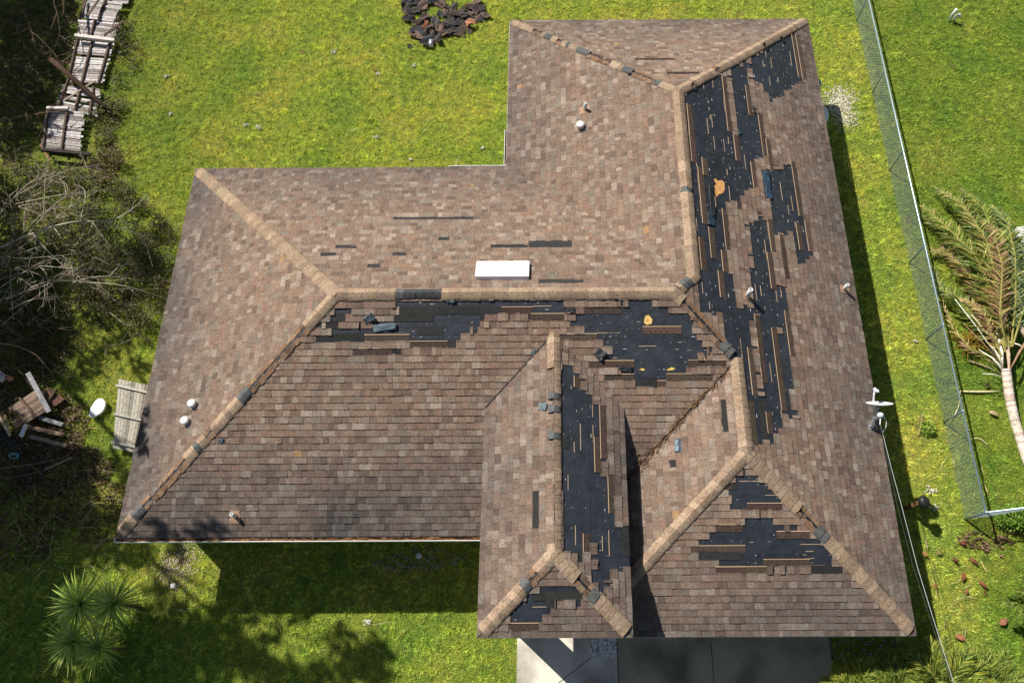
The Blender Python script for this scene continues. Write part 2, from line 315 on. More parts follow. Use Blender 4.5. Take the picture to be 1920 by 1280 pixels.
def strip_map(k):
    f = F[k]; d = {}
    for x0, y0, x1, y1, kind in STRIP.get(k, []):
        (ua, va), (ub, vb) = f.px(x0, y0), f.px(x1, y1)
        c = int(math.floor((va+vb)/2/EXP)); d.setdefault(c, []).append((min(ua, ub), max(ua, ub), kind))
    for c in d:
        d[c].sort(); r = []; e = -1e9
        for a, b, kd in d[c]:
            a = max(a, e)
            if b-a > .08: r.append((a, b, kd)); e = b
        d[c] = r
    return d
FIX = {'BW': 1.0, 'AW': 1.0}
def shingle_field(k):
    f = F[k]; mb = MB(); bits = MB(); strips = strip_map(k)
    blk = [[f.px(*p) for p in pl] for pl in BLACK.get(k, [])]
    vm = max(v for u, v in f.poly); rr = random.Random(hash(k) % 1000 if False else sum(map(ord, k)))
    nc = int(vm/EXP)+1
    def emit(u0, u1, c, col_, th, gap=.0, band=.8):
        v0 = c*EXP-.012; v1 = (c+1)*EXP+.02
        pl = clip(clip(clip(clip(f.poly, 0, u0+gap, 1), 0, u1-gap, -1), 1, max(v0, -0.0) if c else 0, 1), 1, v1, -1)
        if c == 0: v0 = 0
        if len(pl) < 3: return
        wv = rr.uniform(-.002, .002)
        def hh(u, v): return .010+th*(1-(v-v0)/(v1-v0))+wv
        vb = (c+.80)*EXP                        # the dark shadow band laminated shingles carry above each exposed tab
        lo, hi = clip(pl, 1, vb, -1), clip(pl, 1, vb, 1)
        if len(lo) > 2: mb.face([f.w(u, v, hh(u, v)) for u, v in lo], col_)
        if len(hi) > 2: mb.face([f.w(u, v, hh(u, v)) for u, v in hi], tuple(q*band for q in col_))
        top = [f.w(u, v, hh(u, v)) for u, v in pl]
        n = len(pl)
        for i in range(n):
            (a, b), (c2, d2) = pl[i], pl[(i+1) % n]
            if (abs(b-d2) < 1e-6 and abs(b-v0) < 1e-3) or abs(a-c2) < 1e-6:
                mb.face([f.w(a, b, .001), f.w(c2, d2, .001), top[(i+1) % n], top[i]], tuple(q*.8 for q in col_))
    for c in range(nc):
        vc = (c+.5)*EXP
        row = clip(clip(f.poly, 1, c*EXP+.001, 1), 1, min(vm, (c+1)*EXP), -1)
        if len(row) < 3: continue
        ua, ub = min(p[0] for p in row), max(p[0] for p in row)
        br = []; cur = ua
        for a, b, kd in strips.get(c, []):
            a = max(a, ua); b = min(b, ub)
            if b <= a: continue
            if a > cur: br.append((cur, a, None))
            br.append((a, b, kd)); cur = b
        if cur < ub: br.append((cur, ub, None))
        for a, b, kd in br:
            if kd:
                cc = vary(STC[kd], .12)
                if kd == 'n':                    # a lost tab row: dark recessed slot
                    emit(a, b, c, cc, .002); continue
                if kd == 'x': emit(a, b, c, cc, .010); continue
                # torn layer: brown laminate band with pale break line on its upper edge, split in metre long shingles
                x = a
                while x < b-1e-6:
                    x2 = min(b, x+rr.uniform(.75, 1.0)) if b-x > 1.1 else b
                    emit(x, x2, c, vary(cc, .1), .002, .002, 1.0)
                    if kd in 'bB':
                        h = .0165; v1 = (c+1)*EXP-.008
                        o = f.w(x, v1, h); bits.slab(o, f.U*(x2-x), f.V*.014, f.N, .004, vary(TAN, .15))
                        for q in range(int((x2-x)/.11)):
                            if rr.random() < .7:
                                uu = x+.05+q*.11+rr.uniform(-.02, .02); bits.slab(f.w(uu, c*EXP+.035, .0185), f.U*rr.uniform(.02, .05), f.V*.010, f.N, .002, vary(S(66, 52, 44), .2))
                    x = x2
                continue
            x = a
            off = rr.uniform(0, .2)
            first = True
            while x < b-1e-6:
                wd = rr.choice((.09, .11, .13, .15, .17, .2, .26))*rr.uniform(.85, 1.15)
                if first: wd = max(.05, wd-off); first = False
                x2 = min(b, x+wd)
                if b-x2 < .05: x2 = b
                m = (x+x2)/2
                dl_ = .075 if k in ('E', 'CE', 'GS') else .02
                if blk and any(inside(pl, m+rr.uniform(-.04, .04), vc+o_) for pl in blk for o_ in (-dl_, 0, dl_)):
                    # bare felt: torn paper flecks and nail caps along the nail line
                    if rr.random() < .3:
                        l = rr.choice((.014, .018, .025, .04, .08)); bits.slab(f.w(m, vc+rr.uniform(-.02, .03), .004), f.U*l, f.V*rr.uniform(.008, .014), f.N, .004, vary(rr.choice((S(190, 180, 165), S(165, 150, 130), S(205, 205, 205), S(120, 115, 110))), .1))
                    if rr.random() < .055:
                        bits.slab(f.w(m, c*EXP+.01, .004), f.U*rr.uniform(.15, .6), f.V*.010, f.N, .004, vary(TAN, .15))
                else:
                    if rr.random() < .0007: cc = S(176, 140, 104, .8)
                    else:
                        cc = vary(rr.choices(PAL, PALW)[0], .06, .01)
                        stain_vig = max(0, 1-vc/(2.8 if k == 'BS' else 2.2))*(.66 if k in ('BS', 'BW') else .45)*(.75+.55*mnoise.noise(Vector((m*.7, vc*.8, sum(map(ord, k)))))) + max(0, mnoise.noise(Vector((m*.45+9, vc*.5, sum(map(ord, k))))))*.16  # algae stain towards the eaves, with lens vignetting put into the tab colour too
                        g_ = (cc[0]+cc[1]+cc[2])/3; cc = tuple((q*(1-stain_vig)+g_*.72*stain_vig) for q in cc); cc = tuple(q*(1-.6*stain_vig) for q in cc)
                        pass
                    edge = blk and any(inside(pl, m+a_, vc+b_) for pl in blk for a_, b_ in ((.2, 0), (-.2, 0), (0, .16), (0, -.16)))
                    if edge and rr.random() < .16:        # half torn tab, lifted at its butt
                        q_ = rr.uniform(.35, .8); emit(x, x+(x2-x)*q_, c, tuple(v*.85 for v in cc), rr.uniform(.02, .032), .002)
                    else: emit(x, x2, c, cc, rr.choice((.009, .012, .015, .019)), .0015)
                x = x2
    tag(mb.build('shingle_slope', M_SH, roof_o))
    if bits.v: tag(bits.build('paper_fleck', M_PLAIN, roof_o), kind='stuff')
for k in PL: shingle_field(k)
# ------------------------------------------------------------------ ridge and hip caps
def plane_z(k, x, y): f = F[k]; return Z(f.a+f.b*x+f.c*y)
CAPC = [S(*q, .74) for q in ((176, 150, 125), (183, 158, 132), (170, 145, 121), (188, 163, 137), (163, 140, 119))]
GREY = S(104, 106, 104, .8); CHAR = S(70, 72, 72)
def cap_line(A, B, ka, kb, gaps=(), half=None, t_end=None, wdt=.15, rad=.038):
    """caps laid from A (low end) to B; gaps: (px,py,px,py,kind) intervals without caps"""
    A = np.array(A, float); B = np.array(B, float); d = B-A; ln = np.linalg.norm(d); d /= ln; nn = np.array([-d[1], d[0]])
    def zr(t): x, y = A+d*t; return min(plane_z(ka, x, y), plane_z(kb, x, y))
    def tpx(x, y):
        best = (1e9, 0)
        for i in range(201):
            t = ln*i/200; p = A+d*t; P = np.array([p[0], p[1], zr(t)+.03])-CAM; dd = P@_f
            q = (960+PPX+FPX*(P@_r)/dd-x)**2+(640+PPY-FPX*(P@_u)/dd-y)**2
            if q < best[0]: best = (q, t)
        return best[1]
    gi = []
    for x0, y0, x1, y1, kd in gaps:
        a, b = tpx(x0, y0), tpx(x1, y1); gi.append((min(a, b), max(a, b), kd))
    s3 = math.hypot(1, (zr(ln)-zr(0))/ln); stp = .145/s3
    mb = MB(); unders = {}; t_beg = wdt*1.0 if abs(d[0]*d[1]) > .1 else 0.0; t = t_beg; lim = t_end or ln+.04
    ws = [-1, -.9, -.72, -.4, 0, .4, .72, .9, 1]
    def piece(t0, t1, l0, l1, c, ww=wdt, sides=(-1, 1)):
        rows = []
        W = [q for q in ws if (q <= 0 and -1 in sides) or (q >= 0 and 1 in sides)]
        wob = random.uniform(-.006, .006); sk = random.uniform(-.02, .02)
        for t_, l in ((t0, l0), (t1, l1)):
            x, y = A+d*t_; z0 = zr(min(max(t_, 0), ln)) if 0 <= t_ <= ln else zr(min(max(t_, 0), ln))+(zr(ln)-zr(0))/ln*(t_-min(max(t_, 0), ln))
            r = []
            for q in W:
                wq = q*ww+wob; px_, py_ = x+nn[0]*wq+d[0]*sk*q, y+nn[1]*wq+d[1]*sk*q
                dz = min(plane_z(ka, px_, py_), plane_z(kb, px_, py_))-min(plane_z(ka, x, y), plane_z(kb, x, y))
                r.append(np.array([px_, py_, z0+dz+l+.018+rad*math.sqrt(max(0, 1-abs(q)**1.6*.97))*1.1]))
            rows.append(r)
        n = len(W)
        for i in range(n-1): mb.face([rows[0][i], rows[0][i+1], rows[1][i+1], rows[1][i]][::-1], c)
        dn = np.array([0, 0, .03])
        cd_ = tuple(q*.75 for q in c)
        for i in range(n-1): mb.face([rows[0][i]-dn, rows[0][i+1]-dn, rows[0][i+1], rows[0][i]][::-1], cd_)
        for e in (0, n-1): mb.face([rows[0][e], rows[1][e], rows[1][e]-np.array([0, 0, .03]), rows[0][e]-np.array([0, 0, .03])], cd_)
    while t < lim-.02:
        g = next((q for q in gi if q[0] <= t+stp*.5 <= q[1]), None)
        if g is None:
            c = vary(random.choice(CAPC), .09, .02)
            if half:
                tt = tpx(*half[0:2]), tpx(*half[2:4])
                if min(tt) < t < max(tt):
                    piece(t-.02, t+stp+.05, .010, .001, c, sides=(half[4],)); 
                    t += stp; continue
            piece(max(t-.02, t_beg), min(t+stp+.05, ln+.03), .010, .001, c)
        else:
            a, b, kd = g
            if kd == 'o':                         # exposed orange brown edges with a dark slit along the hip
                nearend = t+stp*1.5 > b or t-stp*.6 < a
                for sg in (-1, 1):
                    if random.random() < .96:
                        o1 = random.uniform(.02, .035); w2 = random.uniform(.11, .15); ll = stp*random.uniform(.95, 1.08)
                        x, y = A+d*(t+random.uniform(-.006, .006))
                        q = []
                        for tt_, ww_ in ((0, o1), (ll, o1), (ll, w2), (0, w2)):
                            X, Y = x+d[0]*tt_+nn[0]*ww_*sg, y+d[1]*tt_+nn[1]*ww_*sg
                            q.append(np.array([X, Y, min(plane_z(ka, X, Y), plane_z(kb, X, Y))+.034+random.uniform(0, .006)]))
                        if sg < 0: q = q[::-1]
                        mb.face(q, vary(random.choice((S(150, 118, 92, .74), S(142, 114, 92, .74), S(160, 132, 106, .74), S(120, 98, 82, .74))), .1))
                x, y = A+d*t; q = []
                for tt_, ww_ in ((0, -.028), (stp*1.02, -.028), (stp*1.02, .03), (0, .03)):
                    X, Y = x+d[0]*tt_+nn[0]*ww_, y+d[1]*tt_+nn[1]*ww_; q.append(np.array([X, Y, min(plane_z(ka, X, Y), plane_z(kb, X, Y))+.026]))
                unders.setdefault(id(g), MB()).face(q, vary(S(38, 40, 46), .2))
            elif kd == 'g': piece(t-.01, t+stp+.03, .022, .004, vary(GREY, .1), wdt*.86)
            elif kd == 'c': piece(t, t+stp, .004, .002, vary(CHAR, .15), wdt*.8)
        t += stp
    o = mb.build('ridge_cap', M_CAP, roof_o)
    for under in unders.values(): under.build('felt_slit', M_FELT, roof_o)
cap_line((0, D), P1, 'BW', 'BN')
cap_line((0, 0), P1, 'BW', 'BS', [(578, 617, 466, 738, 'o'), (464, 739, 452, 752, 'g'), (397, 808, 382, 828, 'o'), (380, 830, 366, 845, 'g'), (350, 860, 262, 952, 'o'), (262, 952, 248, 968, 'g')])
cap_line((xa1, yg0), Lp, 'E', 'GS', [(1490, 950, 1534, 990, 'o'), (1534, 991, 1552, 1010, 'g')])
cap_line((xg0, yg0), Lp, 'GW', 'GS')
cap_line((xa0, ya1), T, 'AW', 'AN', [(995, 55, 1020, 64, 'o'), (1022, 65, 1038, 72, 'g'), (1040, 73, 1060, 81, 'o'), (1062, 82, 1072, 87, 'g'), (1084, 92, 1100, 99, 'g'), (1102, 100, 1146, 120, 'o'), (1170, 129, 1185, 136, 'g'), (1187, 137, 1228, 151, 'o'), (1229, 151, 1242, 157, 'g')], wdt=.12)
cap_line((xa1, ya1), T, 'E', 'AN', [(1336, 130, 1347, 124, 'o')])
cap_line(K, P2, 'E', 'BS', [(1277, 572, 1350, 645, 'o'), (1352, 648, 1366, 662, 'g')])
cap_line((xc0, yc0), CS_, 'CW', 'CS', [(1012, 1072, 992, 1086, 'o'), (991, 1086, 978, 1098, 'g')])
cap_line((xc1, yc0), CS_, 'CE', 'CS', [(1086, 1072, 1112, 1108, 'o'), (1113, 1108, 1128, 1122, 'g')])
cap_line(Lp, K, 'E', 'GW'); cap_line(T, Q, 'E', 'AW', [(1279, 236, 1280, 243, 'c'), (1284, 355, 1285, 365, 'g')]); cap_line(P1, P2, 'BN', 'BS', [(742, 548, 752, 548, 'g'), (753, 548, 833, 548, 'c')]); cap_line(P2, Q, 'BN', 'E', [(1270, 526, 1288, 518, 'g')])
cap_line(CS_, CN, 'CW', 'CE', [(1033, 730, 1033, 742, 'g'), (1030, 758, 1030, 768, 'g'), (1036, 812, 1036, 824, 'g')], half=(1037, 695, 1043, 1030, -1))
for a_, b_, ka_, kb_ in (((xc0, yv), CN, 'CW', 'BS'), ((xg0+1.1, 1.1), K, 'GW', 'BS')):   # dark open seam where the valley shingles meet
    mb = MB(); a_, b_ = np.array(a_), np.array(b_); d_ = b_-a_; n_ = np.array([-d_[1], d_[0]])/np.linalg.norm(d_)*.012
    for i in range(12):
        p_, q_ = a_+d_*i/12, a_+d_*(i+1)/12; mb.face([(*(v), max(plane_z(ka_, *v), plane_z(kb_, *v))+.034) for v in (p_-n_, q_-n_, q_+n_, p_+n_)], S(30, 28, 28))
    mb.build('valley_seam', M_FELT, roof_o)
mb = MB()                                        # bare right half of the entry ridge: charcoal cap stubs
f = F['CE']
y = CS_[1]+.1
while y < CN[1]-.9:
    u, v = f.uv(f.pt(xcr+.075, y)); 
    mb = MB(); mb.slab(f.w(u, v-.05, .03), f.U*.13, f.V*.13, f.N, .006, vary(random.choice((S(66, 64, 60), S(150, 120, 94), S(110, 92, 76), S(80, 74, 68))), .15))
    mb.build('cap_stub', M_CAP, roof_o); y += .147
# ------------------------------------------------------------------ walls, gutter, porch, openings
WC = S(196, 190, 176)
mb = MB(); i_ = .42
mb.prism([(i_, i_), (xg0+i_, i_), (xg0+i_, yg0+i_), (xa1-i_, yg0+i_), (xa1-i_, ya1-i_), (xa0+i_, ya1-i_), (xa0+i_, D-i_), (i_, D-i_)], 0, HE-.1, WC)
mb.build('wall', M_STUC, house)
mb = MB()                                        # entry: piers and header carrying the raised roof
mb.box((xc0+.5, yc0+.62, (Z(zc)-.12)/2), (.36, .5, Z(zc)-.12), WC); mb.box((xc1-.42, yc0+.55, (Z(zc)-.12)/2), (.36, .36, Z(zc)-.12), WC)
mb.box((xcr, yc0+.5, Z(zc)-.32), (xc1-xc0-.9, .22, .4), WC)
mb.box((xc0+.45, yc0+2.6, Z(zc)-.55), (.2, 3.0, .86), WC); mb.box((xc1-.45, yc0+2.6, Z(zc)-.55), (.2, 3.0, .86), WC)
mb.build('porch_pier', M_STUC, house)
mb = MB(); mb.box(((xgr), yg0+i_-.03, 1.03), (4.9, .06, 2.06), S(225, 222, 214))
for q in range(1, 4): mb.box((xgr, yg0+i_-.065, q*.51), (4.86, .012, .02), S(150, 148, 142))
mb.build('garage_door', M_PLAIN, house)
mb = MB(); mb.box((xcr, i_-.03, 1.03), (.95, .06, 2.05), S(110, 60, 40)); d_ = mb.build('door', M_PLAIN, house)
mb = MB(); mb.lathe((xcr+.38, i_-.1, 1.0), [(.02, -.03), (.03, 0), (.02, .03)], S(190, 170, 110), 8); mb.build('handle', M_METAL, d_)
for x in (2.2, 5.8):
    mb = MB(); mb.box((x, i_-.02, 1.35), (1.5, .05, 1.15), S(40, 46, 52)); w_ = mb.build('window', mat_attr('glass_pane', .1, 5, .05, spec=.8), house)
    mb = MB()
    for dx, dz, sx, sz in ((0, .6, 1.62, .06), (0, -.6, 1.62, .06), (-.78, 0, .06, 1.2), (.78, 0, .06, 1.2), (0, 0, .05, 1.15)): mb.box((x+dx, i_-.055, 1.35+dz), (sx, .04, sz), S(235, 235, 230))
    mb.build('frame', M_PLAIN, w_)
def gutter(A, B, name='gutter', debris=True, wid=.10):
    A = np.array([*A, Z(0)]); B = np.array([*B, Z(0)]); d = B-A; ln = np.linalg.norm(d); d /= ln; n = np.array([d[1], -d[0], 0]); up = np.array([0, 0, 1.0])
    mb = MB(); W = S(228, 226, 222)
    mb.slab(A-up*.12, d*ln, n*wid, up, .012, W); mb.slab(A+n*wid-up*.12, d*ln, n*.014, up, .128, W)
    mb.slab(A-up*.108, n*wid, d*.01, up, .11, W); mb.slab(B-up*.108-d*.01, n*wid, d*.01, up, .11, W)
    g = mb.build(name, M_PLAIN, house)
    if debris:
        mb = MB(); mb.slab(A-up*.1+d*.03, d*(ln-.08), n*(wid-.004), up, .045, S(96, 68, 48))
        for i in range(int(ln*34)):
            p = A+d*random.uniform(.05, ln-.1)+n*random.uniform(.01, wid)-up*random.uniform(.02, .045); a = random.gauss(0, .5)
            q = p+(d*math.cos(a)+n*math.sin(a)*.4)*random.uniform(.06, .25)+up*random.uniform(0, .04); mb.tube([p, q], .005, vary(random.choice((S(150, 100, 66), S(118, 84, 58), S(178, 134, 90))), .2), 3)
        mb.build('gutter_litter', M_BARK, g)
gutter((0-.03, 0), (xc0+.35, 0)); gutter((xa0, D), (xa0-1.55, D), wid=.055, debris=False); gutter((xa0, D+1.25), (xa0, D+.07), wid=.06)
# skylight
f = F['BN']; (u0, v0), (u1, v1) = f.px(892, 526), f.px(992, 496); u0, u1 = min(u0, u1), max(u0, u1)
mb = MB(); mb.slab(f.w(u0, v0, .01), f.U*(u1-u0), f.V*(v1-v0), f.N, .05, S(246, 246, 244)); sk = mb.build('skylight', M_PLAIN, house)
mb = MB(); mb.slab(f.w(u0-.01, v0-.01, .06), f.U*(u1-u0+.02), f.V*(v1-v0+.02), f.N, .05, S(252, 252, 250)); mb.build('skylight_dome', mat_attr('white_acrylic', .3, 5, .01, spec=.5), sk)
# vents
def cap_vent(k, x, y, r, h, c=S(226, 224, 220)):
    f = F[k]; u, v = f.px(x, y); p = f.w(u, v, 0); mb = MB()
    mb.lathe(p+np.array([0, 0, .0]), [(r*.8, -.05), (r*.8, h*.45), (r*1.12, h*.5), (r*1.12, h*.9), (r*.95, h), (r*.4, h*1.06)], c, 20)
    mb.slab(f.w(u-r*1.7, v-r*1.7, .02), f.U*r*3.4, f.V*r*3.4, f.N, .006, S(150, 135, 120)); mb.build('roof_vent', M_PLAIN, house, True)
def pipe_vent(k, x, y, h, r=.04, lead=True):
    f = F[k]; u, v = f.px(x, y); p = f.w(u, v, 0); mb = MB()
    mb.lathe(p, [(r*1.5, -.04), (r*1.25, h*.5), (r*1.2, h), (r*.8, h), (r*.8, h-.05)], S(214, 214, 212), 14)
    o = mb.build('vent_pipe', M_PLAIN, house, True)
    mb = MB(); mb.slab(f.w(u-.11, v-.15, .021), f.U*.22, f.V*.28, f.N, .005, S(160, 128, 104)); mb.build('flashing', M_RUB, o)
cap_vent('AW', 1088, 240, .095, .16); pipe_vent('AW', 1097, 207, .26, .036)
cap_vent('BW', 364, 759, .085, .15); cap_vent('BW', 351, 791, .085, .15)
pipe_vent('BS', 441, 967, .2, .035); pipe_vent('E', 1401, 556, .34, .045); pipe_vent('E', 1582, 543, .26, .036)
# ------------------------------------------------------------------ loose things on the roof
def crumple(k, x, y, L_, W_, ang, c, label, curl=.08, name='torn_felt_flap', grp='torn flaps lying loose on the roof', lift=.03, cat='roofing scrap', mat=None):
    f = F[k]; u, v = f.px(x, y); ca, sa = math.cos(ang), math.sin(ang); nx, ny = 9, 6; mb = MB(); G = []
    ph = random.uniform(0, 6)
    for th in (0, 1):
        for j in range(ny+1):
            for i in range(nx+1):
                a = (i/nx-.5)*L_; b = (j/ny-.5)*W_
                a += random.uniform(-.012, .012) if i in (0, nx) else 0; b += random.uniform(-.015, .015) if j in (0, ny) else 0
                h = lift*.5+curl*.7*(i/nx)**2*(.7+.3*math.sin(ph+j*.5))+.008*math.sin(ph+i*1.1)*math.cos(j*.8)+.12*curl*(j/ny)
                if th: h += .006
                G.append(f.w(u+a*ca-b*sa, v+a*sa+b*ca, max(.012+.006*th, h)))
    n1 = (nx+1)*(ny+1)
    fs = [];  
    for j in range(ny):
        for i in range(nx):
            a = j*(nx+1)+i; fs.append((n1+a, n1+a+1, n1+a+nx+2, n1+a+nx+1)); fs.append((a+nx+1, a+nx+2, a+1, a))
    rim = [i for i in range(nx+1)]+[j*(nx+1)+nx for j in range(1, ny+1)]+[ny*(nx+1)+i for i in range(nx-1, -1, -1)]+[j*(nx+1) for j in range(ny-1, 0, -1)]
    for a, b in zip(rim, rim[1:]+rim[:1]): fs.append((a, b, b+n1, a+n1))
    mb.mesh(G, fs, c); return tag(mb.build(name, mat or M_FELT, None, True), label, cat, grp)
BL = S(62, 72, 80); BD = S(40, 42, 47); GB = S(92, 108, 116)
for a in [
 ('BS', 693, 598, .24, .16, .5, BL, 'curled dark felt flap standing up near the left end of the torn middle strip', .14),
 ('BS', 722, 614, .5, .15, .12, GB, 'long blue grey felt flap beside the curled one below the west ridge', .04),
 ('BS', 845, 563, .18, .13, .1, BL, 'small square felt flap hanging just below the long ridge', .05),
 ('BS', 1070, 583, .2, .12, 0, BD, 'small dark flap at the left tip of the big bare patch above the entry roof', .04),
 ('BS', 1139, 558, .42, .1, 0, BL, 'narrow rolled felt flap tucked under the long ridge', .05),
 ('BS', 1125, 664, .22, .2, -.7, BD, 'folded dark flap at the left edge of the big bare patch', .12),
 ('BS', 1172, 692, .3, .12, -.1, BD, 'dark flap at the lower left of the big bare patch beside yellow scraps', .04),
 ('E', 1438, 348, .82, .2, 0.03, S(48, 70, 88), 'long blue sheet of felt lying on the right slope', .05),
 ('E', 1334, 378, .95, .15, 0.02, BD, 'long dark roll of felt beside the orange patch', .08),
 ('E', 1413, 206, .16, .14, 1.2, BL, 'small lifted felt flap on the upper right slope', .08),
 ('E', 1386, 250, .16, .1, 0, S(44, 70, 76), 'small teal grey flap on the upper right slope', .03),
 ('E', 1300, 166, .2, .14, 1.0, BD, 'pointed dark flap under the top end of the long ridge', .12),
 ('E', 1434, 90, .22, .14, 1.0, BD, 'dark flap under the middle of the upper right hip', .1),
 ('E', 1466, 76, .2, .1, 1.0, BD, 'dark flap near the upper right corner of the roof', .08),
 ('E', 1333, 412, .35, .2, 0, S(46, 60, 74), 'blue black flap below the dark roll', .05),
 ('CW', 1018, 763, .2, .16, 1.4, GB, 'blue grey cap flap blown left of the entry ridge', .05),
 ('BS', 1000, 661, .12, .1, .6, GB, 'tiny blue grey flap in the valley left of the entry ridge', .03),
 ('GW', 1269, 835, .28, .1, 0, S(100, 116, 126), 'blue grey slip of felt on the left garage slope', .02),
 ('BS', 415, 826, .12, .09, .2, S(74, 82, 90), 'small dark scrap below the broken lower left hip', .03),
 ('AW', 1183, 136, .2, .12, -.4, BD, 'dark lifted flap on the upper left hip', .08)]: crumple(*a)
def patch(k, pts, c, name, label, h=.012, cat='plywood'):
    f = F[k]; mb = MB(); pl = [f.px(*p) for p in pts]; A = sum(pl[i][0]*pl[(i+1) % len(pl)][1]-pl[(i+1) % len(pl)][0]*pl[i][1] for i in range(len(pl)))
    if A < 0: pl = pl[::-1]
    n = len(pl); t = [f.w(u, v, h) for u, v in pl]; b = [f.w(u, v, .0) for u, v in pl]
    mb.face(t, c)
    for i in range(n): mb.face([b[i], b[(i+1) % n], t[(i+1) % n], t[i]], c)
    o = mb.build(name, M_WOOD, roof_o); return o
PLY = S(214, 160, 98)
for k, pts, c in (('E', cr(*E1, (277, 985), (290, 978), (300, 995), (330, 990), (347, 1005), (350, 1050), (338, 1075), (325, 1082), (315, 1080), (298, 1100), (285, 1075), (275, 1050), (280, 1030), (295, 1015)), PLY),
     ('BS', cr(*B7, (862, 535), (880, 530), (900, 555), (895, 575), (870, 582), (855, 570)), S(232, 190, 110)), ('BS', cr(*B7, (975, 815), (1000, 802), (1018, 808), (1010, 816), (980, 820)), S(232, 200, 100)), ('BS', cr(*B7, (830, 815), (845, 808), (860, 812), (855, 820)), S(232, 200, 100)),
     ('BS', cr(*B7, (1135, 730), (1165, 725), (1175, 765), (1138, 768)), S(200, 160, 110)), ('E', [(1603, 729), (1613, 728), (1617, 739), (1606, 738)], S(196, 142, 96)), ('E', [(1331, 216), (1337, 215), (1330, 224)], S(150, 130, 100))):
    patch(k, pts, c, 'bare_plywood', '')
# pine straw in the garage valley and litter on it
mb = MB()
for i in range(230):
    t = random.random()**.8; X = (K[0]-.15)*(1-t)+(xg0+.9)*t; Y = (K[1]-.15)*(1-t)+.9*t
    sp = .018+.085*t*t
    X += random.gauss(0, sp); Y += random.gauss(0, sp); z = max(plane_z('BS', X, Y), plane_z('GW', X, Y))+.04+random.uniform(0, .03)
    a = math.atan2(-1, -1)+random.gauss(0, .45); l = random.uniform(.06, .2); X2, Y2 = X+math.cos(a)*l, Y+math.sin(a)*l
    z2 = max(plane_z('BS', X2, Y2), plane_z('GW', X2, Y2))+.04+random.uniform(0, .03)
    mb.tube([(X, Y, z), (X2, Y2, z2)], .006, vary(random.choice((S(128, 98, 72), S(146, 116, 86), S(100, 78, 58))), .2), 3)
tag(mb.build('pine_straw', M_BARK), 'brown pine straw gathered in the valley left of the garage ridge', 'pine straw', kind='stuff')
# satellite dish
def rotM(ax, ang): return Matrix.Rotation(ang, 3, ax)
dish = empty('satellite_dish', 'white satellite dish on a bent mast at the right eave', 'satellite dish')
f = F['E']; uf, vf = f.px(1630, 800); foot = f.w(uf, vf, .02); top = at(1643, 772, foot[2]+.42)
WH = S(236, 238, 240)
mb = MB(); mb.tube([foot, foot+np.array([.01, 0, .08]), top], .028, S(200, 206, 210), 10); mb.slab(foot-np.array([.08, .06, 0]), (.16, 0, 0), (0, .12, 0), (0, 0, 1), .012, S(170, 176, 180)); mb.build('mast', M_METAL, dish, False)
dc = at(1649, 758, top[2]+.12)
mb = MB(); Md = rotM('X', R(-62))
prof = [(.001, .0), (.1, .006), (.2, .026), (.285, .055), (.29, .062), (.28, .062), (.2, .036), (.1, .016), (.001, .01)]
b = len(mb.v)
for r_, z_ in prof:
    for kk in range(28):
        t = 2*math.pi*kk/28; vv = Md @ Vector((r_*math.cos(t), r_*math.sin(t)*.92, z_-.03)); mb.v.append(tuple(vv+Vector(dc)))
for i in range(len(prof)-1):
    for kk in range(28): k2 = (kk+1) % 28; mb.f.append((b+i*28+kk, b+i*28+k2, b+(i+1)*28+k2, b+(i+1)*28+kk)); mb.c.append(WH)
mb.build('reflector', M_PLAIN, dish, True)
lnb = at(1641, 731, top[2]+.25)
mb = MB(); mb.tube([top, dc+np.array([0, -.05, -.05])], .022, S(190, 196, 202), 8); mb.tube([dc+np.array([-.06, 0, -.2]), lnb+np.array([-.02, -.08, -.05]), lnb], .02, WH, 8); mb.build('arm', M_PLAIN, dish)
mb = MB(); mb.lathe(lnb, [(.025, -.05), (.035, -.04), (.035, .04), (.02, .05)], WH, 12, rotM('X', R(80))); mb.lathe(lnb+np.array([.05, -.02, 0]), [(.02, -.03), (.028, -.02), (.028, .03), (.02, .035)], WH, 12, rotM('X', R(70))); mb.build('receiver_head', M_PLAIN, dish, True)
mh = empty('service_mast', 'white pipe mast with rounded weather head beside the satellite dish', 'pipe')
f2 = at(1651, 778, top[2]+.1)
mb = MB(); mb.lathe(f2, [(.03, -.08), (.062, -.05), (.072, 0), (.06, .04), (.03, .06), (.005, .065)], S(206, 216, 222), 18); mb.build('weather_head', M_PLAIN, mh, True)
mb = MB(); mb.tube([f2-np.array([0, 0, .05]), (f2[0]-.02, f2[1]-.02, foot[2]-.3)], .03, S(190, 196, 200), 10); mb.build('pipe', M_METAL, mh)
ct = at(1655, 812, foot[2]+.12)
mb = MB(); mb.tube([f2, at(1650, 795, f2[2]-.05), ct], .012, WH, 6); mb.tube([f2+np.array([.06, 0, 0]), at(1662, 790, f2[2]-.1), at(1661, 801, f2[2]-.15), ct], .007, WH, 5); mb.build('lead', M_PLAIN, mh)
for nm, pts, rad, cc, lb in (('power_cable', [(1655, 812, 0), (1672, 880, .1), (1690, 946, .2), (1720, 1062, .4), (1747, 1150, .6), (1790, 1285, .9), (1860, 1500, 1.4)], .0058, S(170, 172, 176), 'pale service cable running from the dish corner down past the palms'),
   ('power_cable', [(1655, 812, 0), (1668, 880, .05), (1682, 945, .12), (1712, 1062, .3), (1741, 1150, .5), (1786, 1285, .8), (1858, 1500, 1.3)], .006, S(40, 42, 46), 'black service cable running beside the pale one')):
    mb = MB(); mb.tube([at(x, y, foot[2]+.12+dz) for x, y, dz in pts], rad, cc, 6); tag(mb.build(nm, M_PLAIN, None, True), lb, 'cable')
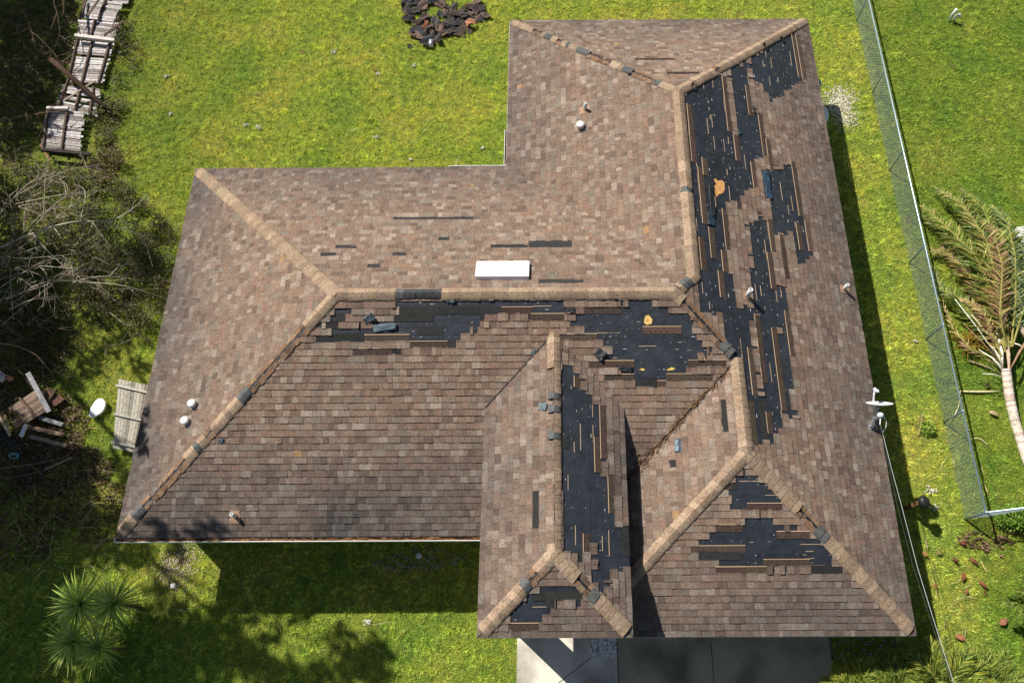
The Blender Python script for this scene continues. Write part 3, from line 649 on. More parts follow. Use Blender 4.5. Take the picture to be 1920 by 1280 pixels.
# ------------------------------------------------------------------ paving
def gpoly(pts, z=0): return [tuple(at(x, y, z)) for x, y in pts]
mb = MB(); xw0 = at(970, 1192)[0]; xw1 = at(1158, 1240)[0]; xd1 = at(1553, 1200)[0]
mb.prism([(xw0, -9), (xw1-.004, -9), (xw1-.004, -3.32+1.0), (at(1107, 1200)[0], -2.32), (at(1107, 1200)[0], -.05), (xw0, -.05)], -.05, .04, S(218, 211, 196))
tag(mb.build('walkway', M_CONC), kind='structure')
mb = MB(); mb.prism([(xw1+.004, -9), (xd1, -9), (xd1, yg0+i_), (xw1+.004, yg0+i_)], -.05, .045, S(170, 163, 140))
tag(mb.build('driveway', M_CONC), kind='structure')
mb = MB()
for x in (xw1, at(1335, 1240)[0]): mb.slab((x-.008, -9, .0455), (.016, 0, 0), (0, 6.8, 0), (0, 0, 1), .002, S(60, 60, 58))
a_ = at(1107, 1232, .045); b_ = at(1020, 1300, .045); d_ = (b_-a_); n_ = np.array([-d_[1], d_[0], 0])/np.linalg.norm(d_)*.014
mb.slab(a_, d_, n_, (0, 0, 1), .002, S(90, 90, 86)); tag(mb.build('pavement_joint', M_CONC), kind='structure')
def stones(name, area, n, rr_, cols, label, z=.0, base=None, kind='stuff'):
    mb = MB()
    if base: mb.prism(area, z-.05, z+.02, base)
    xs = [p[0] for p in area]; ys = [p[1] for p in area]
    for i in range(n):
        x, y = random.uniform(min(xs), max(xs)), random.uniform(min(ys), max(ys))
        if not inside(area, x, y): continue
        x += random.gauss(0, .17 if name == 'sand' else .0); y += random.gauss(0, .17 if name == 'sand' else 0); r = random.uniform(*rr_); M = Matrix.Rotation(random.uniform(0, 6), 3, 'Z') @ Matrix.Rotation(random.uniform(-.6, .6), 3, 'X')
        mb.lathe((x, y, z+.02), [(r*.5, -r*.5), (r, 0), (r*.55, r*.55)], vary(random.choice(cols), .15), 5, M)
    return tag(mb.build(name, M_STONE), label, 'gravel', kind=kind)
g0, g1 = at(1109, 1196), at(1157, 1229)
stones('gravel_bed', [(g0[0], g1[1]), (g1[0]-.02, g1[1]), (g1[0]-.02, g0[1]+.3), (g0[0], g0[1]+.3)], 1500, (.015, .034), [S(236, 236, 230), S(200, 202, 200), S(150, 150, 150), S(245, 240, 235)], 'square bed of grey pebbles between the walkway and the driveway', .02, S(110, 108, 100))
def blob(x, y, rx, ry, n=40, j=.25):
    c = at(x, y); ph = [random.uniform(0, 6) for _ in range(4)]; q = lambda t: 1+j*.5*math.sin(2*t+ph[0])+j*.4*math.sin(3*t+ph[1])+j*.3*math.sin(5*t+ph[2])+j*.25*math.sin(8*t+ph[3]); return [(c[0]+rx*math.cos(t)*q(t), c[1]+ry*math.sin(t)*q(t)) for t in [2*math.pi*i/n for i in range(n)]]
stones('gravel', blob(785, 1050, 1.1, .28), 330, (.012, .03), [S(150, 150, 146), S(110, 110, 108), S(180, 178, 172)], 'grey stones scattered in the shade below the left gutter')
stones('gravel', blob(1615, 1215, .95, .5), 350, (.012, .03), [S(150, 150, 146), S(96, 96, 96), S(170, 168, 162)], 'grey stones in the shade right of the driveway')
stones('sand', blob(1575, 200, .42, .62, j=.35), 2400, (.008, .022), [S(222, 214, 196), S(200, 188, 160), S(235, 230, 215)], 'pale sandy patch beside the white tank', base=None)
stones('sand', blob(332, 1058, .45, .36, j=.4), 1300, (.008, .02), [S(190, 172, 145), S(160, 140, 112), S(214, 204, 186)], 'pale sandy bare patch below the lower left roof corner', base=None)
# ------------------------------------------------------------------ grass
def grass():
    N = 300000
    x = rng.uniform(-10.5, 27, N); y = rng.uniform(-4.2, 19.8, N)
    hx = lambda a, b, c, d: (x > a) & (x < b) & (y > c) & (y < d)
    m = ~(hx(.3, xg0+.4, .3, D-.3) | hx(xa0+.3, xa1-.3, yg0+.4, ya1-.3) | hx(xw0, xd1, -9, -.05))
    # thin on bare patches and thicket floor
    for (px_, py_, rx, ry) in ((1575, 200, .4, .55), (332, 1058, .42, .34), (785, 1050, 1.0, .2), (1615, 1215, .9, .5)):
        c = at(px_, py_); m &= ~((((x-c[0])/rx)**2+((y-c[1])/ry)**2 < 1) & (rng.random(N) < .85))
    le = np.array([at(px_, py_) for px_, py_ in ((232, 0), (175, 200), (190, 320), (290, 420), (300, 520), (150, 620), (110, 700), (120, 820), (60, 900), (10, 1000), (-60, 1280))])
    xl = np.interp(y, le[::-1, 1], le[::-1, 0]); m &= (x > xl-.1) | (rng.random(N) < .12)
    x, y = x[m], y[m]; n = len(x); B = 5
    G_ = rng.random((220, 300)); gx, gy = (x+12)/.14, (y+6)/.14
    ix, iy = gx.astype(int) % 299, gy.astype(int) % 219; fx, fy = gx % 1, gy % 1
    cl = G_[iy, ix]*(1-fx)*(1-fy)+G_[iy, ix+1]*fx*(1-fy)+G_[iy+1, ix]*(1-fx)*fy+G_[iy+1, ix+1]*fx*fy
    cx = np.repeat(x, B)+rng.normal(0, .022, n*B); cy = np.repeat(y, B)+rng.normal(0, .022, n*B); n2 = n*B
    th = rng.uniform(0, 2*np.pi, n2); L_ = rng.uniform(.035, .085, n2)*np.repeat(rng.uniform(.75, 1.25, n)*(.4+1.45*cl**1.4), B); lean = rng.uniform(.25, 1.1, n2); wd = rng.uniform(.005, .010, n2)
    dx, dy = np.cos(th), np.sin(th)
    tip = np.stack([cx+dx*L_*np.sin(lean), cy+dy*L_*np.sin(lean), L_*np.cos(lean)+.003], 1)
    a = np.stack([cx-dy*wd, cy+dx*wd, np.zeros(n2)], 1); b = np.stack([cx+dy*wd, cy-dx*wd, np.zeros(n2)], 1)
    co = np.stack([b, a, tip], 1).reshape(-1, 3).astype(np.float32)
    me = bpy.data.meshes.new('grass'); me.vertices.add(n2*3); me.vertices.foreach_set('co', co.ravel())
    me.loops.add(n2*3); me.loops.foreach_set('vertex_index', np.arange(n2*3, dtype=np.int32)); me.polygons.add(n2)
    me.polygons.foreach_set('loop_start', np.arange(0, n2*3, 3, dtype=np.int32)); me.update(calc_edges=True)
    br = np.repeat(rng.uniform(.5, 1.45, n)*(.74+.46*cl), B)*rng.uniform(.75, 1.3, n2); yl = rng.uniform(.85, 1.2, n2)
    cc = np.stack([br*yl, br, br*rng.uniform(.7, 1.5, n2), np.ones(n2)], 1).astype(np.float32)
    dead = rng.random(n2) < .05; cc[dead, :3] = cc[dead, :3]*np.array([1.5, 1.0, 2.0])
    at_ = me.color_attributes.new('Col', 'FLOAT_COLOR', 'CORNER'); at_.data.foreach_set('color', np.repeat(cc, 3, 0).ravel())
    mt = bpy.data.materials.new('grass_blade'); mt.use_nodes = True; nn = mt.node_tree; p = nn.nodes['Principled BSDF']; p.inputs['Roughness'].default_value = .55; p.inputs['Specular IOR Level'].default_value = .25
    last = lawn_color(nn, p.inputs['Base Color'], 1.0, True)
    tr = nn.nodes.new('ShaderNodeBsdfTranslucent'); nn.links.new(last, tr.inputs[0]); mx = nn.nodes.new('ShaderNodeMixShader'); mx.inputs[0].default_value = .35
    nn.links.new(p.outputs[0], mx.inputs[1]); nn.links.new(tr.outputs[0], mx.inputs[2]); nn.links.new(mx.outputs[0], nn.nodes['Material Output'].inputs[0])
    me.materials.append(mt); o = bpy.data.objects.new('grass', me); col.objects.link(o); tag(o, 'short yellow green lawn grass all round the house', 'grass', kind='stuff')
grass()
# ------------------------------------------------------------------ chain link fence
GAL = S(186, 204, 214)
def fence(A, B, hgt, nposts, label, posts=None, mesh_from=0.0):
    A = np.array([*A, 0.0]); B = np.array([*B, 0.0]); d = B-A; ln = np.linalg.norm(d); d /= ln; up = np.array([0, 0, 1.0])
    o = empty('chain_link_fence', label, 'fence')
    mb = MB(); mb.tube([A+up*hgt, A+d*ln/2+up*hgt, B+up*hgt], .024, GAL, 8); mb.build('top_rail', M_METAL, o, True)
    for t in (posts if posts is not None else [ln*i/(nposts-1) for i in range(nposts)]):
        mb = MB(); mb.tube([A+d*t-up*.05, A+d*t+up*(hgt-.02)], .022, S(120, 140, 150), 8); mb.lathe(A+d*t+up*hgt, [(.03, -.03), (.034, 0), (.02, .04), (.005, .05)], GAL, 8); mb.build('post', M_METAL, o, True)
    mb = MB(); pit = .105; n = int((ln+hgt)/pit)
    for i in range(n):
        for sg in (1, -1):
            t0 = i*pit-(hgt if sg > 0 else 0); a, b = (t0, 0.0), (t0+sg*hgt, hgt-.01)
            if sg < 0: a, b = (i*pit, 0.0), (i*pit-hgt, hgt-.01)
            (ta, za), (tb, zb) = a, b
            def cl(t, z, t2, z2):
                if t < 0: z = z+(z2-z)*(0-t)/(t2-t); t = 0
                if t > ln: z = z+(z2-z)*(ln-t)/(t2-t); t = ln
                return t, z
            if max(ta, tb) < 0 or min(ta, tb) > ln: continue
            ta_, za_ = cl(ta, za, tb, zb); tb_, zb_ = cl(tb, zb, ta, za)
            if abs(ta_-tb_) < .02: continue
            mb.tube([A+d*ta_+up*(.02+za_), A+d*tb_+up*(.02+zb_)], .0038, S(192, 206, 206), 3, False)
    mb.build('chain_mesh', M_METAL, o); return o
FA = (19.83, 19.4); FB = (19.93, .67)
dy = FA[1]-FB[1]
fence(FA, FB, .95, 7, 'long chain link fence with pale top rail along the right side yard', posts=[FA[1]-y for y in (17.37, 14.29, 11.26, 8.05, 5.62, 3.22, .67)])
fence((19.96, .67), (26, 1.35), .95, 4, 'short run of chain link fence leaving the corner post, half buried in shrub')
# ------------------------------------------------------------------ vegetation builders
def leafq(mb, p, d, n, L_, W_, c, droop=.0):
    d = d.normalized(); s = d.cross(n); s = s.normalized() if s.length > 1e-5 else d.orthogonal().normalized()
    p = Vector(p); m = p+d*L_*.5-Vector((0, 0, droop*L_*.2)); e = p+d*L_-Vector((0, 0, droop*L_))
    mb.mesh([p-s*W_*.2, p+s*W_*.2, m+s*W_*.5, e, m-s*W_*.5], [(0, 1, 2, 3, 4)], c)
def rv(): 
    v = Vector((random.gauss(0, 1), random.gauss(0, 1), random.gauss(0, 1))); return v.normalized()
def frond(pts, nleaf, L_, c, W_=.035, ang=1.0, blow=Vector((0, 0, 0)), dead=0.0, jit=.12):
    """a pinnate frond: rachis polyline with paired leaflets"""
    P = [Vector(p) for p in pts]; mb = MB(); seg = [0.0]
    for a, b in zip(P, P[1:]): seg.append(seg[-1]+(b-a).length)
    tot = seg[-1]
    def ev(t):
        t *= tot
        for i in range(len(P)-1):
            if t <= seg[i+1] or i == len(P)-2:
                q = (t-seg[i])/(seg[i+1]-seg[i]); return P[i].lerp(P[i+1], q), (P[i+1]-P[i]).normalized()
    N = 14; rp = [ev(i/N)[0] for i in range(N+1)]
    mb.tube(rp, [.022*(1-.85*i/N)+.003 for i in range(N+1)], vary(S(176, 168, 92), .1), 5)
    for i in range(nleaf):
        t = .12+.88*i/nleaf; p, d = ev(t)
        up = Vector((0, 0, 1)); sd = d.cross(up).normalized()
        for sg in (-1, 1):
            dir_ = (d*math.cos(ang)+sd*sg*math.sin(ang)+up*random.uniform(-.35, .45)+blow+rv()*jit)
            l = L_*math.sin(math.pi*min(1, .22+.72*t))*random.uniform(.75, 1.1)
            cc = vary(random.choice(c), .22, .06) if random.random() > dead else vary(S(128, 90, 60), .2)
            leafq(mb, p, dir_, up+rv()*.5, l, W_, cc, random.uniform(0, .5))
    return mb
# fallen palm
palm = empty('fallen_palm', 'uprooted palm lying across the neighbouring lawn with its crown against the fence', 'palm tree')
tp = [at(1886, 692, .55), at(1893, 745, .42), at(1903, 790, .32), at(1925, 860, .2), at(1990, 1010, .12)]
mb = MB(); N = 40
Pt = [Vector(p) for p in tp]
def ip(P, t):
    t *= len(P)-1; i = min(int(t), len(P)-2); return P[i].lerp(P[i+1], t-i)
pp = [ip(Pt, i/N) for i in range(N+1)]
for i in range(N): mb.tube([pp[i], pp[i+1]], [.115+.004*(i % 2), .115+.004*((i+1) % 2)], vary(random.choice((S(214, 200, 184), S(200, 186, 170), S(224, 212, 196), S(194, 174, 156))), .08), 12, i in (0, N-1))
mb.build('trunk', M_BARK, palm, True)
GG = [S(134, 154, 72), S(160, 172, 84), S(106, 130, 60), S(190, 190, 104)]; YY = [S(196, 184, 112), S(172, 168, 96), S(208, 186, 128)]; BRN = [S(176, 142, 108), S(192, 158, 122), S(150, 120, 92)]; PG = [S(142, 160, 114), S(112, 134, 88), S(170, 180, 132)]
def fr(pl, zs, n, L_, c, **kw): return frond([at(x, y, z) for (x, y), z in zip(pl, zs)], int(n*1.35), L_*1.05, c, W_=.036, jit=.3, **kw)
B1 = Vector((-.15, .45, 0))
FR = [
 ([(1885, 660), (1868, 560), (1830, 480), (1770, 420), (1728, 385)], (.6, .9, .9, .6, .3), 85, .62, GG+YY[:1], dict(blow=B1*.8)),
 ([(1890, 655), (1872, 540), (1850, 450), (1808, 385), (1765, 360)], (.6, 1.0, 1.0, .7, .4), 85, .6, GG+YY, dict(blow=B1*.5)),
 ([(1892, 655), (1884, 540), (1868, 450), (1846, 395), (1815, 362)], (.6, .8, .8, .6, .4), 80, .6, GG, dict(blow=B1*.5)),
 ([(1884, 655), (1850, 560), (1805, 500), (1775, 470), (1745, 470)], (.6, .7, .6, .4, .2), 70, .5, BRN+YY+GG[:1], dict(blow=B1*.6)),
 ([(1896, 650), (1905, 560), (1904, 480), (1890, 420), (1862, 385)], (.6, .9, .9, .6, .3), 80, .62, PG+GG, dict(blow=B1*.4)),
 ([(1898, 650), (1925, 560), (1932, 480), (1928, 420)], (.6, .9, .9, .5), 60, .6, PG, dict(blow=B1*.4)),
 ([(1882, 660), (1848, 620), (1800, 560), (1768, 545), (1748, 500)], (.5, .6, .5, .3, .15), 60, .42, PG+GG, dict(blow=B1)),
 ([(1878, 668), (1845, 590), (1822, 568), (1798, 560)], (.6, .8, .7, .5), 60, .3, YY+BRN, dict(ang=.6)),
 ([(1876, 675), (1820, 655), (1788, 618), (1770, 575), (1765, 545)], (.5, .4, .3, .2, .15), 26, .26, YY+BRN, dict(ang=.4)),
 ([(1887, 650), (1875, 590), (1880, 500), (1862, 430), (1835, 410)], (.7, 1.1, 1.15, 1.0, .8), 70, .45, BRN+BRN+YY, dict(blow=B1*.3)),
]
for q_ in range(5):
    pl, zs, n, L_, c, kw = FR[q_ % 6]; dx_, dy_ = random.uniform(-18, 26), random.uniform(-14, 22)
    FR.append(([(x+dx_*i/4, y+dy_*i/4) for i, (x, y) in enumerate(pl)], tuple(max(.12, z-.12-.3*random.random()*i/4) for i, z in enumerate(zs)), n, L_*random.uniform(.7, .95), [tuple(v*.75 for v in k_) for k_ in GG+PG+YY[:1]], kw))
for pl, zs, n, L_, c, kw in FR: fr(pl, zs, n, L_, c, **kw).build('frond', M_LEAF, palm)
for (x0, y0, x1, y1, w_) in ((1884, 618, 1893, 712, .1), (1872, 632, 1880, 690, .09), (1905, 600, 1925, 640, .16), (1868, 622, 1878, 660, .06), (1890, 640, 1925, 655, .05), (1862, 650, 1880, 690, .07), (1858, 668, 1882, 700, .06), (1895, 690, 1912, 655, .06), (1870, 600, 1885, 660, .05), (1850, 640, 1880, 680, .05), (1848, 672, 1870, 690, .04), (1806, 606, 1878, 684, .03), (1790, 560, 1874, 676, .028), (1822, 590, 1882, 670, .03), (1835, 655, 1882, 690, .05), (1818, 676, 1876, 700, .03), (1900, 560, 1889, 650, .035), (1935, 615, 1895, 690, .06), (1856, 612, 1884, 680, .045), (1842, 700, 1878, 706, .03)):
    mb = MB(); a, b = at(x0, y0, .62), at(x1, y1, .5); mb.tube([a, (a+b)/2+np.array([0, 0, .05]), b], [.008, w_*.5, .015], vary(random.choice((S(222, 206, 180), S(204, 178, 150), S(160, 124, 98), S(232, 226, 206))), .08), 6); mb.build('leaf_sheath', M_BARK, palm, True)
mb = MB()
for i in range(260):
    c = Vector(at(1815, 642, .2)); p = c+Vector((random.gauss(0, .22), random.gauss(0, .17), abs(random.gauss(0, .1)))); q = c+(p-c)*.3; mb.tube([q, p], .006, vary(S(150, 124, 52), .3), 3); mb.lathe(p, [(.004, -.016), (.018, 0), (.004, .016)], vary(random.choice((S(160, 130, 50), S(130, 118, 44), S(120, 84, 40))), .2), 5)
mb.build('fruit_cluster', M_BARK, palm)
# palm shrubs bottom right
def palm_shrub(x, y, z0, n, L_, label, cols, fan=(0, 6.28), up=(.6, 1.3), leaf=.38, grp='leafy palms beside the driveway'):
    o = empty('palm_shrub', label, 'palm shrub', group=grp); B = Vector(at(x, y, z0)); B.z = 0
    mb = MB(); mb.tube([B, B+Vector((0, 0, max(.15, z0)))], [.09, .07], S(120, 96, 70), 9); mb.build('stem', M_BARK, o)
    B = B+Vector((0, 0, z0))
    for i in range(n):
        a = fan[0]+(fan[1]-fan[0])*(i+random.uniform(.1, .9))/n; el = random.uniform(*up); l = L_*random.uniform(.75, 1.15); h = Vector((math.cos(a), math.sin(a), 0))
        pts = [B+h*(l*t*math.cos(el*(1-.55*t)))+Vector((0, 0, l*(math.sin(el)*t-.55*t*t))) for t in (0, .25, .5, .75, 1)]
        for p_ in pts: p_.z = max(p_.z, .06)
        frond(pts, int(70*l)+16, leaf*1.15, cols, W_=.022, ang=.6, jit=.22, blow=Vector((0, 0, .35))).build('frond', M_LEAF, o)
    return o
GR = [S(124, 148, 58), S(154, 166, 74), S(100, 126, 52), S(176, 184, 96), S(136, 154, 64)]; YG = [S(198, 194, 84), S(168, 172, 70), S(146, 160, 62)]
palm_shrub(1610, 1315, .5, 23, 1.0, 'yellow green leafy palm at the bottom edge just right of the driveway', YG+GR[:2])
palm_shrub(1690, 1300, .7, 25, 1.15, 'dark green palm at the bottom edge left of the cables', GR)
palm_shrub(1762, 1290, .8, 25, 1.1, 'bright green palm at the bottom edge under the cables', GR+YG[:1])
palm_shrub(1845, 1300, .5, 22, 1.1, 'loose green palm at the bottom right corner', GR)
palm_shrub(1985, 1130, .8, 23, 1.25, 'palm reaching in from the right edge above the corner', GR+[S(60, 84, 36)])
palm_shrub(1990, 1040, .4, 20, 1.0, 'low palm at the right edge below the shrub', GR)
# spiky rosettes bottom left
def rosette(x, y, z, n, L_, label):
    o = empty('spiky_plant', label, 'yucca', group='spiky rosettes under the trees'); C0 = Vector(at(x, y, z)); b = Vector((C0.x, C0.y, 0))
    mb = MB(); mb.tube([b, b+Vector((.03, 0, z*.5)), C0], [.05, .045, .04], S(110, 92, 66), 8); mb.build('stem', M_BARK, o)
    mb = MB()
    for i in range(n):
        a = i*2.39996+random.uniform(-.15, .15); fr_ = (i+.5)/n; el = 1.35*(1-fr_)**.8-.15+random.uniform(-.12, .12); l = L_*random.uniform(.75, 1.1)*(.7+.3*fr_)
        h = Vector((math.cos(a), math.sin(a), 0)); c = vary(random.choice((S(196, 208, 110), S(172, 194, 94), S(214, 224, 146), S(146, 172, 84))), .15)
        pts = []
        for t in (0, .3, .65, 1): pts.append(C0+h*(l*t*math.cos(el))+Vector((0, 0, l*(math.sin(el)*t)-.22*l*t*t)))
        s = h.cross(Vector((0, 0, 1))); W = (.009, .016, .012, .001)
        vs = [];
        for p, w_ in zip(pts, W): vs += [p-s*w_-Vector((0, 0, -.004)), p-Vector((0, 0, .004)), p+s*w_+Vector((0, 0, .004))]
        mb.mesh(vs, [(j*3+q, j*3+q+1, j*3+q+4, j*3+q+3) for j in range(3) for q in (0, 1)], c)
    mb.build('leaf_crown', M_LEAF, o)
rosette(150, 1132, 1.0, 150, .95, 'spiky green rosette, upper left of the four in the lower left corner')
rosette(213, 1132, 1.1, 140, .85, 'spiky green rosette, upper right of the four in the lower left corner')
rosette(137, 1203, .9, 130, .82, 'spiky green rosette, lower left of the four in the lower left corner')
rosette(186, 1213, .95, 110, .78, 'spiky green rosette, lower right of the four in the lower left corner')
# leafy stuff
def leaves(name, spots, label, cat, cols, kind='stuff', L_=(.05, .11), twigs=True, grp=None):
    """spots: (cx,cy,rx,ry,h,n) world"""
    mb = MB()
    for cx, cy, rx, ry, h, n in spots:
        for i in range(n):
            a = random.uniform(0, 6.283); r = math.sqrt(random.random()); x, y = cx+rx*r*math.cos(a), cy+ry*r*math.sin(a)
            k = mnoise.noise(Vector((x*1.7, y*1.7, 3.1)))*.5+.5
            if random.random() > .25+1.3*k: continue
            top = h*(1-r*r)**.5*(.5+k); z = top*random.random()**.45+.02
            leafq(mb, (x, y, z), rv()+Vector((0, 0, .2)), rv()*.5+Vector((0, 0, 1)), random.uniform(*L_), random.uniform(*L_)*.45, vary(random.choice(cols), .3, .08))
            if twigs and random.random() < .05:
                d = rv(); d.z = abs(d.z)*.6; mb.tube([(x, y, z*.3), Vector((x, y, z*.3))+d*random.uniform(.15, .5)], .005, vary(S(96, 76, 56), .3), 3, False)
    return tag(mb.build(name, M_LEAF), label, cat, grp, kind)
def W_(x, y, rx, ry, h, n, z=0): c = at(x, y, z); return (c[0], c[1], rx, ry, h, n)
UG = [S(70, 82, 34), S(88, 94, 40), S(104, 104, 50), S(54, 64, 28), S(92, 78, 46), S(70, 56, 38), S(110, 116, 52)]
def region(name, polys, label, cat, cols, h0, h1, L_=(.04, .10), sc=1.5, twig=.11):
    mb = MB()
    for pl, dens, hm in polys:
        P = [tuple(at(*p)[:2]) for p in pl]; xs = [p[0] for p in P]; ys = [p[1] for p in P]; n = int(dens*(max(xs)-min(xs))*(max(ys)-min(ys)))
        for i in range(n):
            x, y = random.uniform(min(xs), max(xs)), random.uniform(min(ys), max(ys))
            jx, jy = x+mnoise.noise(Vector((x*1.3, y*1.3, 5)))*.7, y+mnoise.noise(Vector((x*1.3, y*1.3, 9)))*.7
            if not inside(P, jx, jy): continue
            k = mnoise.noise(Vector((x*sc, y*sc, 3.1)))+.5*mnoise.noise(Vector((x*sc*3, y*sc*3, 8.1)))
            if random.random() > .5+1.5*k: continue
            top = (h0+(h1-h0)*max(0, k+.3))*hm; z = top*random.random()**.5+.03
            leafq(mb, (x, y, z), rv()+Vector((0, 0, .2)), rv()*.6+Vector((0, 0, 1)), random.uniform(*L_), random.uniform(*L_)*.45, vary(random.choice(cols), .3, .08))
            if random.random() < twig:
                d = rv(); d.z = abs(d.z)*.5; q = Vector((x, y, z*.5)); mb.tube([q, q+d*random.uniform(.15, .35)+rv()*.05, q+d*random.uniform(.35, .9)], [.007, .006, .002], vary(random.choice((S(110, 92, 72), S(84, 68, 54), S(136, 118, 94))), .3), 3, False)
    return tag(mb.build(name, M_LEAF), label, cat, None, 'stuff')
region('undergrowth', [([(-60, -30), (150, -30), (150, 60), (120, 150), (90, 210), (70, 300), (-60, 320)], 620, .8), ([(-60, 300), (200, 300), (230, 350), (300, 400), (330, 440), (335, 470), (310, 590), (280, 640), (150, 600), (100, 620), (-60, 640)], 1150, .8),
   ([(215, 60), (255, 20), (250, 130), (235, 220), (195, 290), (170, 300), (175, 220), (215, 180)], 900, .35), ([(-60, 640), (120, 600), (180, 660), (120, 720), (-60, 740)], 420, .3), ([(-60, 840), (60, 830), (60, 900), (-60, 940)], 450, .4)],
   'tangled olive undergrowth filling the left edge around the fallen fence', 'undergrowth', UG, .1, .95)
DB = [S(92, 72, 54), S(120, 96, 72), S(64, 50, 38), S(140, 116, 90)]
leaves('leaf_litter', [W_(50, 120, 2.2, 3.2, .12, 5200), W_(30, 660, 1.6, 1.4, .12, 3200), W_(60, 810, 1.5, 1.2, .12, 4200), W_(120, 880, 1.3, .7, .06, 2200), W_(190, 960, 1.0, .8, .04, 900), W_(40, 980, 1.2, 1.2, .06, 1800), W_(200, 310, .5, .8, .05, 700)],
   'brown dead leaves and litter on the ground along the left edge', 'leaf litter', DB, twigs=True)
SH = [S(112, 150, 44), S(134, 166, 60), S(86, 122, 38), S(160, 184, 84)]
tag(leaves('shrub', [W_(1900, 972, .6, .34, .5, 3600), W_(1960, 985, .8, .5, .6, 2500)], 'bright green leafy shrub below the corner of the fence', 'shrub', SH, None, (.05, .1)))
leaves('shrub', [W_(1735, 805, .2, .2, .2, 320)], 'small green weed tuft between the house and the fence', 'weed', SH, None, (.04, .09))
# bare fallen limbs
def limbs(name, lines, label, cols, sub=2, cat='branch', grp=None):
    mb = MB()
    def grow(P, r0, lvl):
        P = [Vector(p) for p in P]; n = max(3, len(P)*3); q = []
        for i in range(n+1):
            t = i/n*(len(P)-1); k = min(int(t), len(P)-2); f_ = t-k
            p0 = P[max(k-1, 0)]; p1 = P[k]; p2 = P[k+1]; p3 = P[min(k+2, len(P)-1)]
            v = .5*((2*p1)+(-p0+p2)*f_+(2*p0-5*p1+4*p2-p3)*f_*f_+(-p0+3*p1-3*p2+p3)*f_**3); q.append(v+rv()*r0*.5)
        mb.tube(q, [r0*(1-.8*i/n)+.002 for i in range(n+1)], vary(random.choice(cols), .12), 5 if r0 > .012 else 4)
        if lvl <= 0: return
        L_ = sum((b-a).length for a, b in zip(P, P[1:]))
        for i in range(int(L_*(2.2 if lvl > 1 else 3.0))+1):
            t = random.uniform(.15, .95); k = int(t*n); d = (q[min(k+1, n)]-q[max(k-1, 0)]).normalized(); sd = d.cross(Vector((0, 0, 1))).normalized()
            sg = random.choice((-1, 1)); a = random.uniform(.35, 1.1); l = L_*random.uniform(.16, .42)*(1-.4*t); dr = d*math.cos(a)+sd*sg*math.sin(a)+Vector((0, 0, random.uniform(-.35, .35)))
            p = q[k]; c2 = dr+rv()*.35; e = p+dr*l*.5+c2*l*.5
            m = p+dr*l*.5; e.z = max(e.z, .1); m.z = max(m.z, .1); grow([p, m, e], r0*(1-.8*t)*.55+.0015, lvl-1)
    for pts, r0 in lines: grow([at(x, y, z) for x, y, z in pts], r0, sub)
    return tag(mb.build(name, M_BARK), label, cat, grp)
PB = [S(164, 152, 136), S(140, 128, 112), S(184, 174, 156), S(112, 98, 84)]; DK = [S(96, 80, 64), S(120, 102, 84), S(80, 64, 50)]
limbs('fallen_branch', [([(-30, 478, .9), (50, 443, 1.1), (120, 420, 1.3), (180, 415, 1.3), (225, 425, 1.1), (262, 440, .8), (295, 458, .5)], .028), ([(50, 443, 1.1), (90, 395, 1.2), (125, 362, 1.1), (118, 340, 1.0), (75, 325, .8)], .014), ([(90, 418, 1.2), (130, 400, 1.3), (200, 392, 1.2), (290, 385, .8)], .012), ([(150, 415, 1.3), (160, 360, 1.1), (138, 345, 1.0)], .010)],
  'long pale bare limb arching from the left edge towards the roof', PB)
limbs('fallen_branch', [([(-20, 500, .8), (60, 484, .9), (110, 480, 1.0), (160, 470, .9), (210, 440, .7)], .016), ([(60, 497, .9), (130, 503, 1.0), (190, 507, .9), (255, 525, .5)], .016)], 'pale bare limb with fine twigs below the long arching one', PB)
limbs('fallen_branch', [([(-20, 530, .9), (40, 512, 1.0), (65, 512, 1.0), (95, 530, .9), (110, 560, .8), (130, 583, .5)], .018), ([(-20, 540, .8), (28, 548, .8), (60, 520, .9)], .012), ([(-20, 560, .8), (20, 556, .8), (70, 552, .8)], .012)], 'forked bare limb drooping over the black hollow at the left edge', PB)
limbs('fallen_branch', [([(0, 567, .7), (30, 567, .8), (55, 580, .7), (70, 605, .5), (85, 630, .2)], .014), ([(60, 597, .5), (95, 603, .4), (120, 612, .3)], .009), ([(-20, 600, .7), (60, 610, .5), (140, 620, .25)], .012)], 'short hooked limb below the black hollow', PB)
limbs('fallen_branch', [([(165, 536, .7), (195, 548, .6), (225, 570, .5), (250, 575, .4)], .010), ([(200, 545, .6), (235, 541, .5), (262, 547, .4)], .007), ([(195, 640, .2), (210, 648, .25), (245, 635, .25), (280, 605, .2)], .007), ([(205, 585, .3), (230, 605, .3), (250, 613, .2)], .008)], 'thin curved twigs on the grass beside the left eave', PB, 1)
limbs('fallen_branch', [([(10, 520, .6), (25, 440, .9), (30, 390, .9), (0, 350, .9)], .012), ([(18, 480, .8), (22, 560, .9), (25, 600, .8)], .010), ([(45, 440, 1.0), (50, 380, 1.0), (80, 360, .9)], .010), ([(125, 415, 1.0), (128, 480, .7)], .009), ([(85, 330, .4), (80, 420, .8)], .008)], 'upright grey twigs crossing the long limb at the left edge', PB, 1)
